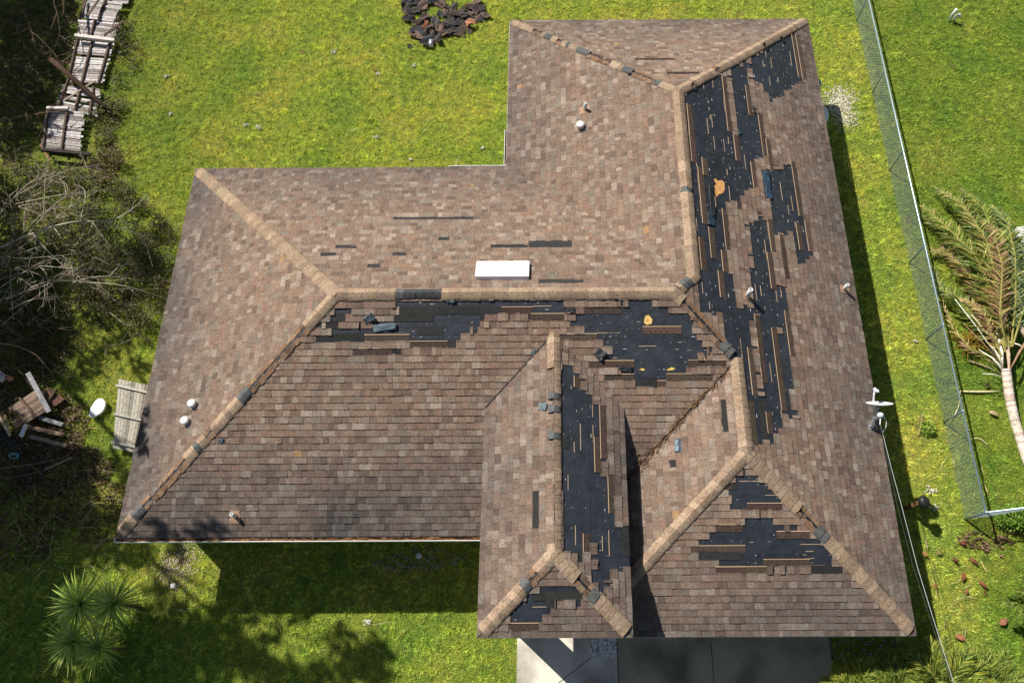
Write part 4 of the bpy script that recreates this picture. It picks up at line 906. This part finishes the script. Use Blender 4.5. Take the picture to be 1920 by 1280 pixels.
limbs('brush_heap', [([(-20, 30, .8), (60, 60, .9), (110, 110, .7)], .02), ([(20, -20, .9), (60, 60, .9), (70, 150, .6)], .016), ([(-20, 110, .7), (60, 120, .7), (150, 90, .5)], .016), ([(-10, 230, .6), (60, 215, .7), (140, 205, .6)], .02), ([(10, 160, .6), (60, 200, .6), (90, 260, .4)], .012), ([(100, 0, .8), (112, 60, .8), (90, 120, .6)], .02), ([(10, 300, .6), (60, 340, .6), (60, 400, .4)], .01), ([(120, -20, .8), (118, 30, .8)], .05)],
  'dark brushwood heap in the upper left corner', DK, 2, 'brushwood')
limbs('brush_heap', [([(-20, 640, .6), (60, 660, .6), (110, 720, .3)], .03), ([(-20, 700, .4), (30, 690, .4), (60, 730, .3)], .02), ([(0, 600, .7), (50, 640, .5)], .02), ([(-20, 880, .3), (60, 870, .3), (130, 855, .15)], .02), ([(0, 900, .2), (90, 880, .2)], .012)],
  'dark broken limbs above the pile of old boards', DK, 2, 'brushwood')
mb = MB(); mb.tube([at(96, 112, .75), at(140, 150, .55), at(185, 190, .35), at(221, 222, .08)], [.085, .08, .07, .055], S(72, 56, 44), 9); tag(mb.build('fallen_log', M_BARK, None, True), 'dark brown log lying aslant over the fallen fence onto the lawn', 'log')
for q_, lb_ in enumerate(('grey tangle of bare limbs against the left edge above the hollow', 'grey tangle of bare limbs over the black hollow', 'fine bare twigs reaching towards the left roof edge', 'thin bare limbs over the olive brush below the fallen fence')):
    bx, by, tx, ty = ((-20, 520, 120, 400), (-20, 590, 140, 520), (110, 500, 280, 520), (-10, 400, 170, 330))[q_]; ln_ = []
    for _ in range(5):
        x0, y0 = bx+random.uniform(-10, 40), by+random.uniform(-50, 30); x1, y1 = tx+random.uniform(-40, 40), ty+random.uniform(-50, 50)
        ln_.append(([(x0, y0, .9), ((x0+x1)/2+random.uniform(-15, 15), (y0+y1)/2-random.uniform(0, 25), 1.2), (x1, y1, .5)], random.uniform(.009, .015)))
    limbs('fallen_branch', ln_, lb_, PB+DK[:1], 2)
# trees to the left of the photograph whose crowns throw the soft shade
def tree(label, base, spots, h, cols, hr=1.4, dens=150):
    o = empty('pine_tree', label, 'tree', group='tall trees beyond the left edge'); base = Vector((*base, 0)); cs = []
    for (x, y, r, wgt) in spots:
        g = at(x, y); z = h+random.uniform(-hr, hr); cs.append((Vector((g[0]-.7254*z, g[1]+.6528*z, z)), r, wgt))
    cen = sum((c[0] for c in cs), Vector())/len(cs)
    topz = max(c[0].z for c in cs)+.5; bend = Vector(((base.x+cen.x)/2, (base.y+cen.y)/2, topz*.5)); tip = Vector((cen.x, cen.y, topz))
    mb = MB(); N = 10; tr_ = []
    for i in range(N+1):
        t = i/N; tr_.append((1-t)**2*base+2*t*(1-t)*bend+t*t*tip)
    mb.tube(tr_, [.13*(1-.75*i/N) for i in range(N+1)], S(110, 90, 72), 10); mb.build('trunk', M_BARK, o)
    mb = MB()
    for c, r, w_ in cs:
        k = min(range(N+1), key=lambda i: abs(tr_[i].z-(c.z-1.0))); mb.tube([tr_[k], (tr_[k]+c)/2+Vector((0, 0, .2)), c], [.022, .014, .006], S(104, 84, 66), 5)
    mb.build('limb', M_BARK, o)
    mb = MB()
    for c, r, w_ in cs:
        for i in range(int(dens*w_*r*r*4)):
            p = c+rv()*r*random.random()**.4*1.0; p.z = c.z+(p.z-c.z)*.6
            leafq(mb, p, rv(), rv(), random.uniform(.2, .38), random.uniform(.10, .16), vary(random.choice(cols), .25, .06))
    mb.build('crown', M_LEAF, o); return o
TG = [S(60, 82, 36), S(76, 96, 42), S(48, 66, 30), S(92, 108, 50)]
tree('tall tree off the lower left, shading the ground around the spiky rosettes', (-8.5, 3.0), [(60, 900, .9, 1), (20, 960, 1.0, 1), (110, 950, .8, 1), (60, 1010, 1.0, 1), (20, 1060, 1.0, 1), (120, 1040, .75, 1), (40, 1130, .8, 1), (15, 1200, .8, 1), (70, 1090, .6, 1), (50, 1180, .5, .8), (200, 1035, .4, .8), (250, 1030, .35, .8), (190, 975, .35, .7), (60, 1265, .6, .8), (0, 1270, .8, 1), (330, 1150, .3, .8), (40, 1270, .9, 1), (110, 1225, .55, 1), (95, 1150, .55, 1), (250, 1265, .5, 1), (180, 1275, .4, .8), (330, 1040, .22, .8), (60, 960, 1.0, 1), (140, 960, .6, 1), (10, 1110, .9, 1), (30, 1160, .9, 1), (90, 1010, 1.0, 1), (0, 1010, 1.2, 1), (160, 1000, .5, 1), (80, 930, .7, 1), (230, 985, .35, .8), (270, 1040, .3, .8), (100, 1250, .5, .9)], 8.5, TG)
tree('tall tree off the left, shading the lawn under the front gutter', (-9.5, 6.5), [(300, 1110, .3, .8), (300, 1190, .6, 1), (340, 1240, .8, 1), (410, 1225, .7, 1), (300, 1260, .8, 1), (380, 1180, .4, .8), (440, 1160, .35, .7), (500, 1145, .25, .7), (470, 1240, .5, .8), (530, 1270, .5, .7), (560, 1150, .25, .7), (590, 1135, .2, .8), (640, 1190, .28, .7), (660, 1240, .5, .9), (710, 1225, .35, .8), (600, 1275, .45, .8), (700, 1275, .4, .8), (520, 1190, .2, .6), (240, 1240, .6, 1)], 11.5, TG)
tree('tall tree off the left, dappling the lower left roof corner', (-8.8, 9.0), [(300, 920, .22, .8), (285, 945, .25, .7), (335, 925, .3, .8), (340, 965, .25, .8), (425, 915, .28, .7), (445, 945, .3, .8), (460, 985, .22, .8), (330, 1000, .3, .7), (240, 900, .3, .7), (225, 870, .22, .7), (250, 950, .35, .7)], 9.5, TG)
tree('tall tree off the left, shading the grass beside the left eave', (-10.5, 11.0), [(20, 610, .9, 1), (60, 640, .9, 1), (20, 690, .9, 1), (90, 690, .5, .8), (60, 590, .6, 1), (120, 640, .4, .8), (170, 690, .35, .7), (200, 660, .3, .7), (230, 640, .3, .8), (140, 720, .3, .7), (260, 690, .25, .7), (110, 600, .4, .8), (180, 600, .3, .5), (20, 850, .6, .8), (110, 850, .5, .7), (250, 560, .4, .8), (300, 560, .3, .8), (40, 560, .8, 1), (110, 540, .6, 1), (90, 480, .5, .9), (30, 460, .6, .8), (180, 520, .35, .8), (20, 380, .6, .8), (270, 470, .35, .8), (300, 440, .3, .7), (310, 520, .3, .9), (20, 740, .7, 1), (60, 860, .8, 1), (130, 900, .8, 1), (20, 900, 1.0, 1), (280, 500, .4, .5), (30, 520, .7, .8), (60, 820, .35, .5), (160, 870, .35, .7)], 8.0, TG)
tree('tall tree off the upper left, shading the brush in the corner', (-13.0, 20.0), [(20, 20, 1.2, 1), (60, 60, 1.0, 1), (100, 20, .8, 1), (30, 120, 1.1, 1), (90, 110, .8, 1), (120, 70, .5, 1), (40, 200, .9, 1), (90, 190, .6, 1), (110, 150, .35, .8), (30, 270, .7, .8), (90, 250, .5, .7), (130, 30, .35, .8), (70, 0, .9, 1)], 8.0, TG)
# ------------------------------------------------------------------ fallen fence, gate panel, boards
WG = [S(186, 179, 174), S(166, 158, 152), S(204, 198, 194), S(134, 126, 120)]
def fence_panel(quad, n, label, rails=(.12, .5, .88), cols=WG, z=.14, name='fallen_fence', tilt=0, railcol=S(96, 80, 68), grp='blown down sections of wooden fence', scallop=False, warp=.03):
    """quad px: TL TR BR BL; boards run TL->TR, stacked TL->BL"""
    a, b, c, d = [Vector(at(x, y, z)) for x, y in quad]; a.z += tilt; b.z += tilt*.6
    o = empty(name, label, 'wooden fence', group=grp); mb = MB()
    for i in range(n):
        t0, t1 = i/n+.004, (i+1)/n-.006; dz = random.uniform(-warp, warp); e0, e1 = (random.uniform(-.09, .07), random.uniform(-.07, .10)) if not scallop else (0, 0)
        if random.random() < .07 and not scallop: continue
        p = [a.lerp(d, t0), b.lerp(c, t0), b.lerp(c, t1), a.lerp(d, t1)]; dr = (p[1]-p[0])
        p[0] = p[0]+dr*e0*.5; p[3] = p[3]+dr*e0*.5; p[1] = p[1]+dr*e1*.5; p[2] = p[2]+dr*e1*.5
        for q in p: q.z += dz*.5
        if scallop: 
            m = (p[0]+p[3])/2-dr*.018
            vs = [p[3], m, p[0], p[1], p[2]]
        else: vs = p[::-1]
        vv = [v.copy() for v in vs]+[v+Vector((0, 0, .02)) for v in vs]; k = len(vs)
        nrm = (vs[1]-vs[0]).cross(vs[2]-vs[1]).z
        fs = [tuple(range(k, 2*k)), tuple(range(k))[::-1]]+[(j, (j+1) % k, k+(j+1) % k, k+j) for j in range(k)]
        mb.mesh(vv, fs, vary(random.choice(cols), .14, .03))
    mb.build('boards', M_WOOD, o)
    for r_ in rails:
        p, q = a.lerp(b, r_)+Vector((0, 0, .03)), d.lerp(c, r_)+Vector((0, 0, .03)); ex = (q-p)*.03; dd = (q-p).normalized(); s = dd.cross(Vector((0, 0, 1))).normalized()
        mb = MB(); mb.slab(p-ex-s*.02, (q-p)+ex*2, s*.055, (0, 0, 1), .05, vary(railcol, .15)); mb.build('rail', M_WOOD, o)
    return o
fence_panel([(150, -40), (262, -40), (238, 8), (158, 6)], 8, 'fallen fence section cut by the top edge', (.1, .6))
fence_panel([(162, 2), (236, 10), (214, 42), (154, 34)], 8, 'fallen fence section second from the top edge', (.02, .55), tilt=.1)
fence_panel([(150, 38), (226, 44), (212, 78), (145, 68)], 8, 'fallen fence section just above the pale cross post', (.4,), z=.1)
fence_panel([(144, 76), (214, 82), (192, 158), (126, 156)], 18, 'large fallen fence section below the pale cross post', (.05, .45, .92))
fence_panel([(120, 160), (188, 168), (182, 220), (104, 204)], 12, 'fallen fence section crossed by the dark log', (.1, .5, .85), z=.1)
fence_panel([(94, 208), (162, 214), (150, 290), (78, 280)], 18, 'lowest fallen fence section beside the lawn', (.06, .55, ), tilt=.1)
def board(x0, y0, x1, y1, w_, z0, z1, c, label, name='board', th=.03, cat='board', grp='loose boards and posts of the wrecked fence'):
    p, q = np.array(at(x0, y0, z0)), np.array(at(x1, y1, z1)); d = q-p; s = np.cross(d, (0, 0, 1)); s = s/np.linalg.norm(s); n = np.cross(s, d); n = n/np.linalg.norm(n)
    if n[2] < 0: n = -n
    mb = MB()
    mb.slab(p-s*w_/2, d, s*w_, n, th, c)
    if th < .05:
        for k in (-.22, .2): mb.slab(p+s*w_*k+d*.02, d*.96, s*.006, n, th+.001, tuple(v*.6 for v in c))
    return tag(mb.build(name, M_WOOD), label, cat, grp)
board(143, 70, 217, 79, .11, .3, .3, S(206, 198, 188), 'pale post lying across the fallen fence near the top', 'fence_post', .1, 'post')
board(80, 283, 170, 292, .1, .28, .28, S(58, 52, 50), 'dark post across the lower end of the fallen fence', 'fence_post', .1, 'post')
board(90, 205, 130, 205, .09, .3, .3, S(204, 198, 190), 'short pale post left of the lowest fence section', 'fence_post', .08, 'post')
board(120, 190, 180, 152, .05, .35, .4, S(176, 160, 140), 'thin tan stick leaning over the fallen fence', 'board', .03)
board(195, 68, 231, 42, .07, .3, .45, S(100, 78, 62), 'short brown rail propped at the right side of the fallen fence')
board(165, 30, 186, 0, .07, .35, .4, S(110, 92, 80), 'brown rail angled across the topmost fence section')
board(76, 272, 95, 302, .05, .3, .3, S(150, 104, 88), 'reddish stick at the lower left end of the fallen fence')
board(150, 38, 162, 0, .06, .3, .3, S(96, 84, 74), 'dark rail along the left side of the topmost fence')
fence_panel([(223, 711), (212, 840), (256, 849), (280, 724)], 9, 'grey wooden gate panel lying beside the left eave', (.1, .52, .92), [S(156, 150, 136), S(146, 140, 128), S(166, 160, 146), S(136, 130, 118)], .2, 'wooden_gate', 0, S(176, 172, 160), None, True, .008)
fence_panel([(21, 765), (66, 733), (88, 771), (52, 792)], 7, 'tilted brown board panel on the scrap pile at left', (.5,), [S(132, 114, 98), S(110, 96, 84), S(146, 128, 110)], .35, 'wooden_pallet', .05, grp=None)
fence_panel([(92, 720), (128, 744), (100, 764), (84, 750)], 5, 'small reddish brown board panel at the right of the scrap pile', (.5,), [S(122, 92, 76), S(110, 82, 68)], .2, 'wooden_pallet', .05, grp=None)
for a in [(53, 699, 93, 772, .12, .5, .35, S(150, 148, 150), 'long grey plank standing across the scrap pile'), (74, 783, 118, 796, .1, .25, .2, S(150, 152, 150), 'grey plank below the tilted board panel'),
  (40, 818, 50, 795, .1, .3, .4, S(226, 224, 222), 'short bright white board end on the scrap pile'), (52, 800, 120, 815, .1, .2, .15, S(140, 116, 98), 'brown plank low in the scrap pile'), (57, 818, 125, 836, .1, .15, .1, S(158, 140, 122), 'tan plank at the bottom of the scrap pile'),
  (0, 782, 20, 817, .05, .25, .2, S(214, 196, 160), 'pale stick at the left edge by the scrap pile'), (10, 778, 20, 812, .03, .25, .2, S(190, 170, 130), 'thin pale stick beside the other at the left edge'), (30, 800, 45, 782, .16, .3, .3, S(150, 122, 96), 'wide brown offcut under the tilted panel'), (-10, 812, 45, 850, .3, .2, .1, S(44, 54, 46), 'dark green board at the left edge under the scrap pile'),
  (85, 880, 135, 858, .05, .1, .1, S(160, 142, 120), 'thin stick lying below the scrap pile'), (12, 706, 24, 712, .12, .3, .3, S(190, 134, 92), 'small orange brown block in the scrap above the pile'), (-5, 700, 10, 712, .2, .3, .3, S(206, 200, 186), 'pale broken slab at the left edge')]: board(*a)
mb = MB(); c0 = at(184, 765, .12)
pts = []
for i in range(26):
    t = 2*math.pi*i/26; r = 1+.07*math.sin(3*t+1)+random.uniform(-.03, .03); x, y = math.cos(t)*.17*r, math.sin(t)*.27*r; a = -.35; pts.append((c0[0]+x*math.cos(a)-y*math.sin(a), c0[1]+x*math.sin(a)+y*math.cos(a)))
mb.prism(pts, .1, .16, S(240, 238, 244)); cc_ = c0
for i in range(26): mb.face([(*pts[i], .161), (*pts[(i+1) % 26], .161), (cc_[0], cc_[1], .20)], S(240, 238, 244))
tag(mb.build('plastic_sheet', M_PLAIN), 'white oval plastic sheet on the grass left of the gate panel', 'plastic sheet')
limbs('dead_stick', [([(180, 786, .1), (190, 795, .12), (192, 810, .05), (188, 830, .05)], .008), ([(120, 800, .1), (150, 770, .15), (175, 748, .1)], .015), ([(165, 802, .05), (190, 803, .06)], .010)], 'curved dead stalks on the grass around the white sheet', [S(180, 160, 120), S(150, 130, 96)], 0, 'stick')
mb = MB()
for k in range(3): mb.tube([at(26+10*math.cos(t)*(1-.12*k), 853+4*math.sin(t)+k*1.5, .22+.02*k) for t in [i*6.283/16 for i in range(17)]], .009, S(110, 160, 170), 6)
tag(mb.build('garden_hose', M_PLAIN, None, True), 'coil of pale blue hose at the left edge below the scrap pile', 'hose')
# ------------------------------------------------------------------ torn shingle heap on the lawn
HP = [S(56, 55, 58), S(84, 68, 60), S(74, 68, 66), S(100, 82, 70), S(52, 55, 60), S(118, 96, 82)]
def scrap(x, y, L_, Wd, ang, z, c, label, curl=.1, name='shingle_scrap', grp='torn shingles heaped on the back lawn'):
    C0 = Vector(at(x, y, z)); nx, ny = 8, 5; G = []; ph = random.uniform(0, 6); ca, sa = math.cos(ang), math.sin(ang); tx = random.uniform(-.2, .2)
    for th in (0, 1):
        for j in range(ny+1):
            for i in range(nx+1):
                a = (i/nx-.5)*L_+random.uniform(-.015, .015); b = (j/ny-.5)*Wd+random.uniform(-.015, .015)
                h = curl*((i/nx-.5)*2)**2*math.sin(ph)+.03*math.sin(ph+i*.9+j)+tx*b
                G.append(C0+Vector((a*ca-b*sa, a*sa+b*ca, max(h, .02-z)+.008*th)))
    n1 = (nx+1)*(ny+1); fs = []
    for j in range(ny):
        for i in range(nx): a = j*(nx+1)+i; fs.append((n1+a, n1+a+1, n1+a+nx+2, n1+a+nx+1)); fs.append((a+nx+1, a+nx+2, a+1, a))
    rim = [i for i in range(nx+1)]+[j*(nx+1)+nx for j in range(1, ny+1)]+[ny*(nx+1)+i for i in range(nx-1, -1, -1)]+[j*(nx+1) for j in range(ny-1, 0, -1)]
    for a, b in zip(rim, rim[1:]+rim[:1]): fs.append((a, b, b+n1, a+n1))
    mb = MB(); mb.mesh(G, fs, c); return tag(mb.build(name, M_RUB, None, False), label, 'roofing scrap', grp)
def HX(X, Y): return 700+X/7.385, Y/7.385
hp = [(440, 60), (470, 150), (560, 150), (640, 120), (580, 30), (690, 60), (480, 250), (640, 280), (700, 330), (760, 400), (640, 420), (600, 480), (680, 520), (800, 470), (860, 300), (900, 380), (950, 200), (1030, 180), (1100, 250), (1180, 170), (1240, 200), (1000, 330), (1080, 340), (960, 430), (1060, 430), (1150, 450), (900, 530), (820, 540), (740, 560), (1300, 180), (1350, 100), (1420, 150), (1480, 120), (1530, 180), (1330, 280), (1420, 240), (1480, 260), (1250, 380), (1180, 310), (900, 40), (800, 20), (620, -40), (500, -40), (1000, 80), (1100, 120), (720, 240), (540, 210), (1390, 60)]
for i, (X, Y) in enumerate(hp):
    x, y = HX(X, Y); scrap(x, y, random.uniform(.3, .62), random.uniform(.16, .32), random.uniform(0, 3.1), random.uniform(.04, .10), tuple(v*.8 for v in HP[i % 6]), '%s torn shingle %s of the lawn heap' % (('black', 'red brown', 'grey brown', 'chestnut', 'blue black', 'tan brown')[i % 6], ('in the upper left corner' if Y < 160 else 'at the lower left') if X < 620 else ('along the top' if Y < 200 else 'in the middle' if Y < 400 else 'along the bottom edge') if X < 1120 else ('at the upper right end' if Y < 200 else 'at the right end')), random.uniform(.03, .10))
scrap(*HX(1340, 300), .3, .2, .4, .2, S(190, 134, 104), 'orange brown shingle piece on the right end of the heap', .03, grp=None)
scrap(*HX(720, 350), .3, .12, 1.2, .22, S(176, 110, 84), 'rusty orange strip in the middle of the heap', .03, grp=None)
scrap(*HX(500, 640), .14, .12, .3, .04, S(70, 70, 80), 'single small grey scrap lying clear of the heap', .02, grp=None)
mb = MB(); a = at(*HX(800, 560), .12); b = at(*HX(800, 655), .06); mb.tube([a, b], .075, S(190, 192, 196), 14); tag(mb.build('metal_duct', M_METAL, None, True), 'short shiny metal duct end below the shingle heap', 'duct')
# ------------------------------------------------------------------ small yard things
def cyl(name, x, y, z, prof, c, label, cat, mat=None, seg=28, M=None):
    p = at(x, y, z); mb = MB(); mb.lathe((p[0], p[1], 0), prof, c, seg, M); return tag(mb.build(name, mat or M_PLAIN, None, True), label, cat)
tk = cyl('water_tank', 1530, 209, 1.15, [(.38, 0), (.42, .04), (.42, 1.02), (.40, 1.08), (.30, 1.15), (.12, 1.2), (.01, 1.21)], S(226, 232, 238), 'round white tank behind the upper right eave', 'tank')
cyl('utility_box', 1533, 152, .9, [(.10, 0), (.14, .02), (.14, .82), (.10, .9), (.02, .92)], S(120, 160, 200), 'small blue capped pipe behind the upper right eave', 'pipe cap')
cl = empty('cleanout_pipe', 'white stub pipes standing in the upper right lawn', 'pipe')
p = at(1779, 40); mb = MB(); mb.tube([p, p+np.array([0, 0, .32]), p+np.array([.03, .02, .42])], .05, S(210, 210, 206), 12); mb.lathe(p+np.array([.03, .02, .42]), [(.05, -.03), (.06, 0), (.04, .03)], S(226, 226, 222), 12); mb.build('pipe', M_PLAIN, cl, True)
p = p+np.array([.14, -.02, 0]); mb = MB(); mb.tube([p, p+np.array([0, 0, .22]), p+np.array([.06, .0, .30]), p+np.array([.1, -.05, .2])], .045, S(216, 216, 210), 12); mb.build('pipe', M_PLAIN, cl, True)
cyl('sprinkler_cap', 785, 1041, .1, [(.055, 0), (.07, .02), (.07, .1), (.05, .13), (.01, .135)], S(210, 214, 216), 'round white cap in the shade below the left gutter', 'sprinkler')
cyl('concrete_block', 325, 1098, .05, [(.07, 0), (.08, .04), (.075, .08), (.04, .09)], S(200, 200, 198), 'small pale block on the bare patch at lower left', 'block', M_STONE, 5)
pl_ = empty('garden_post', 'dark post with a round lamp head at the right side of the house', 'lamp post')
p = at(1698, 953); t_ = p+np.array([0.02, 0, .8])
mb = MB(); mb.box((p[0], p[1], .38), (.1, .1, .8), S(120, 92, 66)); mb.build('post', M_WOOD, pl_)
mb = MB(); mb.lathe(t_, [(.05, -.04), (.13, -.02), (.16, .04), (.16, .1), (.1, .15), (.02, .17)], S(40, 38, 38), 18, rotM('Y', R(35))); mb.build('lamp_head', M_PLAIN, pl_, True)
# pale slabs at the right edge
mb = MB(); q = [at(x, y)[:2] for x, y in ((1903, 470), (1990, 470), (1990, 575), (1912, 575))]; mb.prism([tuple(v) for v in q][::-1], 0, .05, S(220, 208, 192)); tag(mb.build('slab', M_CONC), kind='structure'); bpy.data.objects['slab'].name = 'path'
mb = MB(); q = [at(x, y)[:2] for x, y in ((1902, 430), (1990, 420), (1990, 462), (1910, 466))]; mb.prism([tuple(v) for v in q][::-1], 0, .12, S(226, 222, 216)); tag(mb.build('white_board', M_PLAIN), 'white board at the right edge beside the palm crown', 'board')
# litter on the right lawn
def lie(x0, y0, x1, y1, r, c, label, name='dead_stalk', z=.06, bend=.0, grp='dead stalks on the right lawns'):
    a, b = at(x0, y0, z), at(x1, y1, z); m = (a+b)/2+np.array([-(b-a)[1], (b-a)[0], 0])*bend; mb = MB(); mb.tube([a, (a+m)/2+(m-(a+b)/2)*.25, m, (b+m)/2+(m-(a+b)/2)*.25, b], [r*.5, r, r, r*.8, r*.2], c, 6)
    return tag(mb.build(name, M_BARK, None, True), label, 'stalk', grp)
PS = S(222, 208, 160)
lie(1800, 733, 1877, 733, .032, PS, 'thick pale palm stalk pointing right from the fence', bend=-.02); lie(1800, 733, 1780, 790, .016, PS, 'pale stalk behind the fence wire', bend=.1); lie(1820, 822, 1853, 838, .012, PS, 'short curved pale stalk right of the fence', bend=.25)
lie(1841, 897, 1853, 927, .014, S(214, 186, 120), 'straight tan stalk near the fence corner'); lie(1838, 1050, 1852, 1075, .012, S(214, 190, 130), 'tan stalk among the red leaves'); lie(1735, 1010, 1740, 1030, .01, PS, 'tiny pale stalk beside the house shadow'); lie(1748, 1085, 1756, 1120, .012, S(200, 170, 120), 'tan stalk beside the cables', bend=.1)
def dl(x, y, L_, Wd, a, c, label, grp='dead leaves on the right lawn'):
    Wd *= .75; L_ *= .95; c = (c[0]*.8, c[1]*.95, c[2])
    C0 = Vector(at(x, y, .07)); mb = MB(); n = 7; ca, sa = math.cos(a), math.sin(a); up, dn = [], []
    for i in range(n):
        t = i/(n-1); w_ = Wd*math.sin(math.pi*t)**.7*.5; l = (t-.5)*L_; h = .04*math.sin(t*3.1)
        up.append(C0+Vector((l*ca-w_*sa, l*sa+w_*ca, h+.02))); dn.append(C0+Vector((l*ca+w_*sa, l*sa-w_*ca, h)))
    vs = up+dn; mb.mesh(vs+[v+Vector((0, 0, .006)) for v in vs], [f_ for i in range(n-1) for f_ in ((2*n+n+i, 2*n+n+i+1, 2*n+i+1, 2*n+i), (i, i+1, n+i+1, n+i))], c)
    return tag(mb.build('dead_leaf', M_BARK), label, 'leaf', grp)
LL = ['dark red leaf nearest the corner post', 'second dark red leaf left of the litter arc', 'wide orange red leaf in the middle of the right lawn', 'long red leaf right of the wide orange one', 'large orange leaf by the cables near the bottom', 'pale red leaf under the right edge palm', 'small pinkish leaf below the wide orange one', 'small dark leaf left of the others', 'tan curled leaf right of the fence beside the palm trunk', 'blackish leaf scrap above the thick pale stalk', 'tiny orange leaf beside the lower cables', 'orange leaf at the edge of the house shadow', 'narrow brown leaf at the lower middle', 'dull brown leaf right of the garden post shadow']
for x, y, l, w_, a, c in [(1805, 1018, .22, .12, -.4, S(128, 72, 56)), (1825, 1052, .28, .1, -.7, S(134, 76, 56)), (1805, 1080, .26, .14, 1.2, S(160, 92, 64)), (1842, 1095, .3, .1, -.8, S(146, 84, 60)), (1800, 1195, .32, .14, -.4, S(184, 112, 84)), (1880, 1165, .26, .2, .4, S(176, 110, 84)), (1810, 1108, .16, .1, 1.0, S(180, 110, 84)), (1790, 1050, .2, .08, -.9, S(110, 66, 50)), (1862, 775, .3, .12, -.5, S(196, 158, 120)), (1850, 722, .2, .12, .6, S(80, 62, 54)), (1752, 1098, .16, .1, .3, S(186, 120, 80)), (1733, 1038, .14, .2, 1.0, S(190, 130, 80)), (1845, 1110, .16, .08, .9, S(150, 90, 64)), (1760, 1035, .2, .1, .2, S(170, 130, 84))]:
    dl(x, y, l, w_, a, c, LL.pop(0))
mb = MB()
for i in range(80):
    t = random.random(); x, y = 1790+100*t+random.gauss(0, 10), 1000+18*math.sin(t*3.1)+random.gauss(0, 8); p = at(x, y, .05); a = random.gauss(-.2, .5); l = random.uniform(.08, .3); q = p+np.array([math.cos(a)*l, math.sin(a)*l, random.uniform(-.01, .05)]); w2 = random.uniform(.008, .03)
    mb.tube([p, (p+q)/2, q], [.003, w2, .002], vary(random.choice((S(104, 80, 64), S(132, 104, 82), S(84, 68, 54), S(160, 128, 100))), .2), 4)
tag(mb.build('leaf_litter', M_BARK), 'red brown palm litter below the fence corner', 'leaf litter', kind='stuff')
# dead twigs and pale clods over the lawns
mb = MB()
for (x, y, n, sx, sy) in ((170, 930, 60, 90, 70), (190, 1040, 30, 90, 30), (330, 1110, 26, 60, 60), (60, 1000, 30, 60, 90), (700, 1190, 14, 120, 60), (1780, 880, 20, 60, 120), (700, 240, 20, 250, 130), (1780, 1150, 22, 60, 70), (90, 860, 50, 60, 30)):
    for i in range(n):
        p = at(random.gauss(x, sx*.6), random.gauss(y, sy*.6), .06); a = random.uniform(0, 6.28); l = random.uniform(.12, .5)
        q = p+np.array([math.cos(a)*l, math.sin(a)*l, random.uniform(-.01, .04)]); m = (p+q)/2+np.array([random.gauss(0, .04), random.gauss(0, .04), .01])
        mb.tube([p, m, q], [.003, .006, .002], vary(random.choice((S(176, 158, 116), S(140, 120, 84), S(200, 186, 150))), .2), 4)
tag(mb.build('twig_litter', M_BARK), 'thin pale twigs and straw strewn over the lawns', 'twigs', kind='stuff')
mb = MB()
for x, y, s2 in ((625, 99, .1), (710, 140, .08), (776, 125, .08), (462, 236, .08), (485, 240, .1), (320, 215, .07), (312, 145, .07), (770, 300, .05), (706, 258, .08), (1745, 921, .12), (1752, 952, .1), (1715, 640, .04), (690, 1165, .1), (905, 278, .05), (800, 345, .0)):
    c = at(x, y)
    for i in range(int(260*s2)):
        r = random.uniform(.01, .03); mb.lathe((c[0]+random.gauss(0, s2*.6), c[1]+random.gauss(0, s2*.4), .045), [(r*.4, -r*.5), (r, 0), (r*.3, r*.6)], vary(random.choice((S(200, 200, 186), S(170, 166, 150), S(214, 206, 200))), .1), 5)
tag(mb.build('clod', M_STONE), 'pale stony crumbs dotted on the lawns', 'crumbs', kind='stuff')
limbs('dead_stick', [([(855, 312, .05), (856, 300, .08), (864, 294, .05)], .008)], 'tiny forked white stick on the lawn above the inner roof corner', [S(214, 206, 184)], 0, 'stick')
frond([at(1722, 815, .06), at(1727, 795, .1), at(1730, 775, .08)], 22, .14, [S(150, 140, 96), S(176, 160, 120)], W_=.02).build('dead_frond', M_LEAF)
tag(bpy.data.objects['dead_frond'], 'small dried frond lying between the house and the fence', 'frond')
bpy.context.view_layer.update()
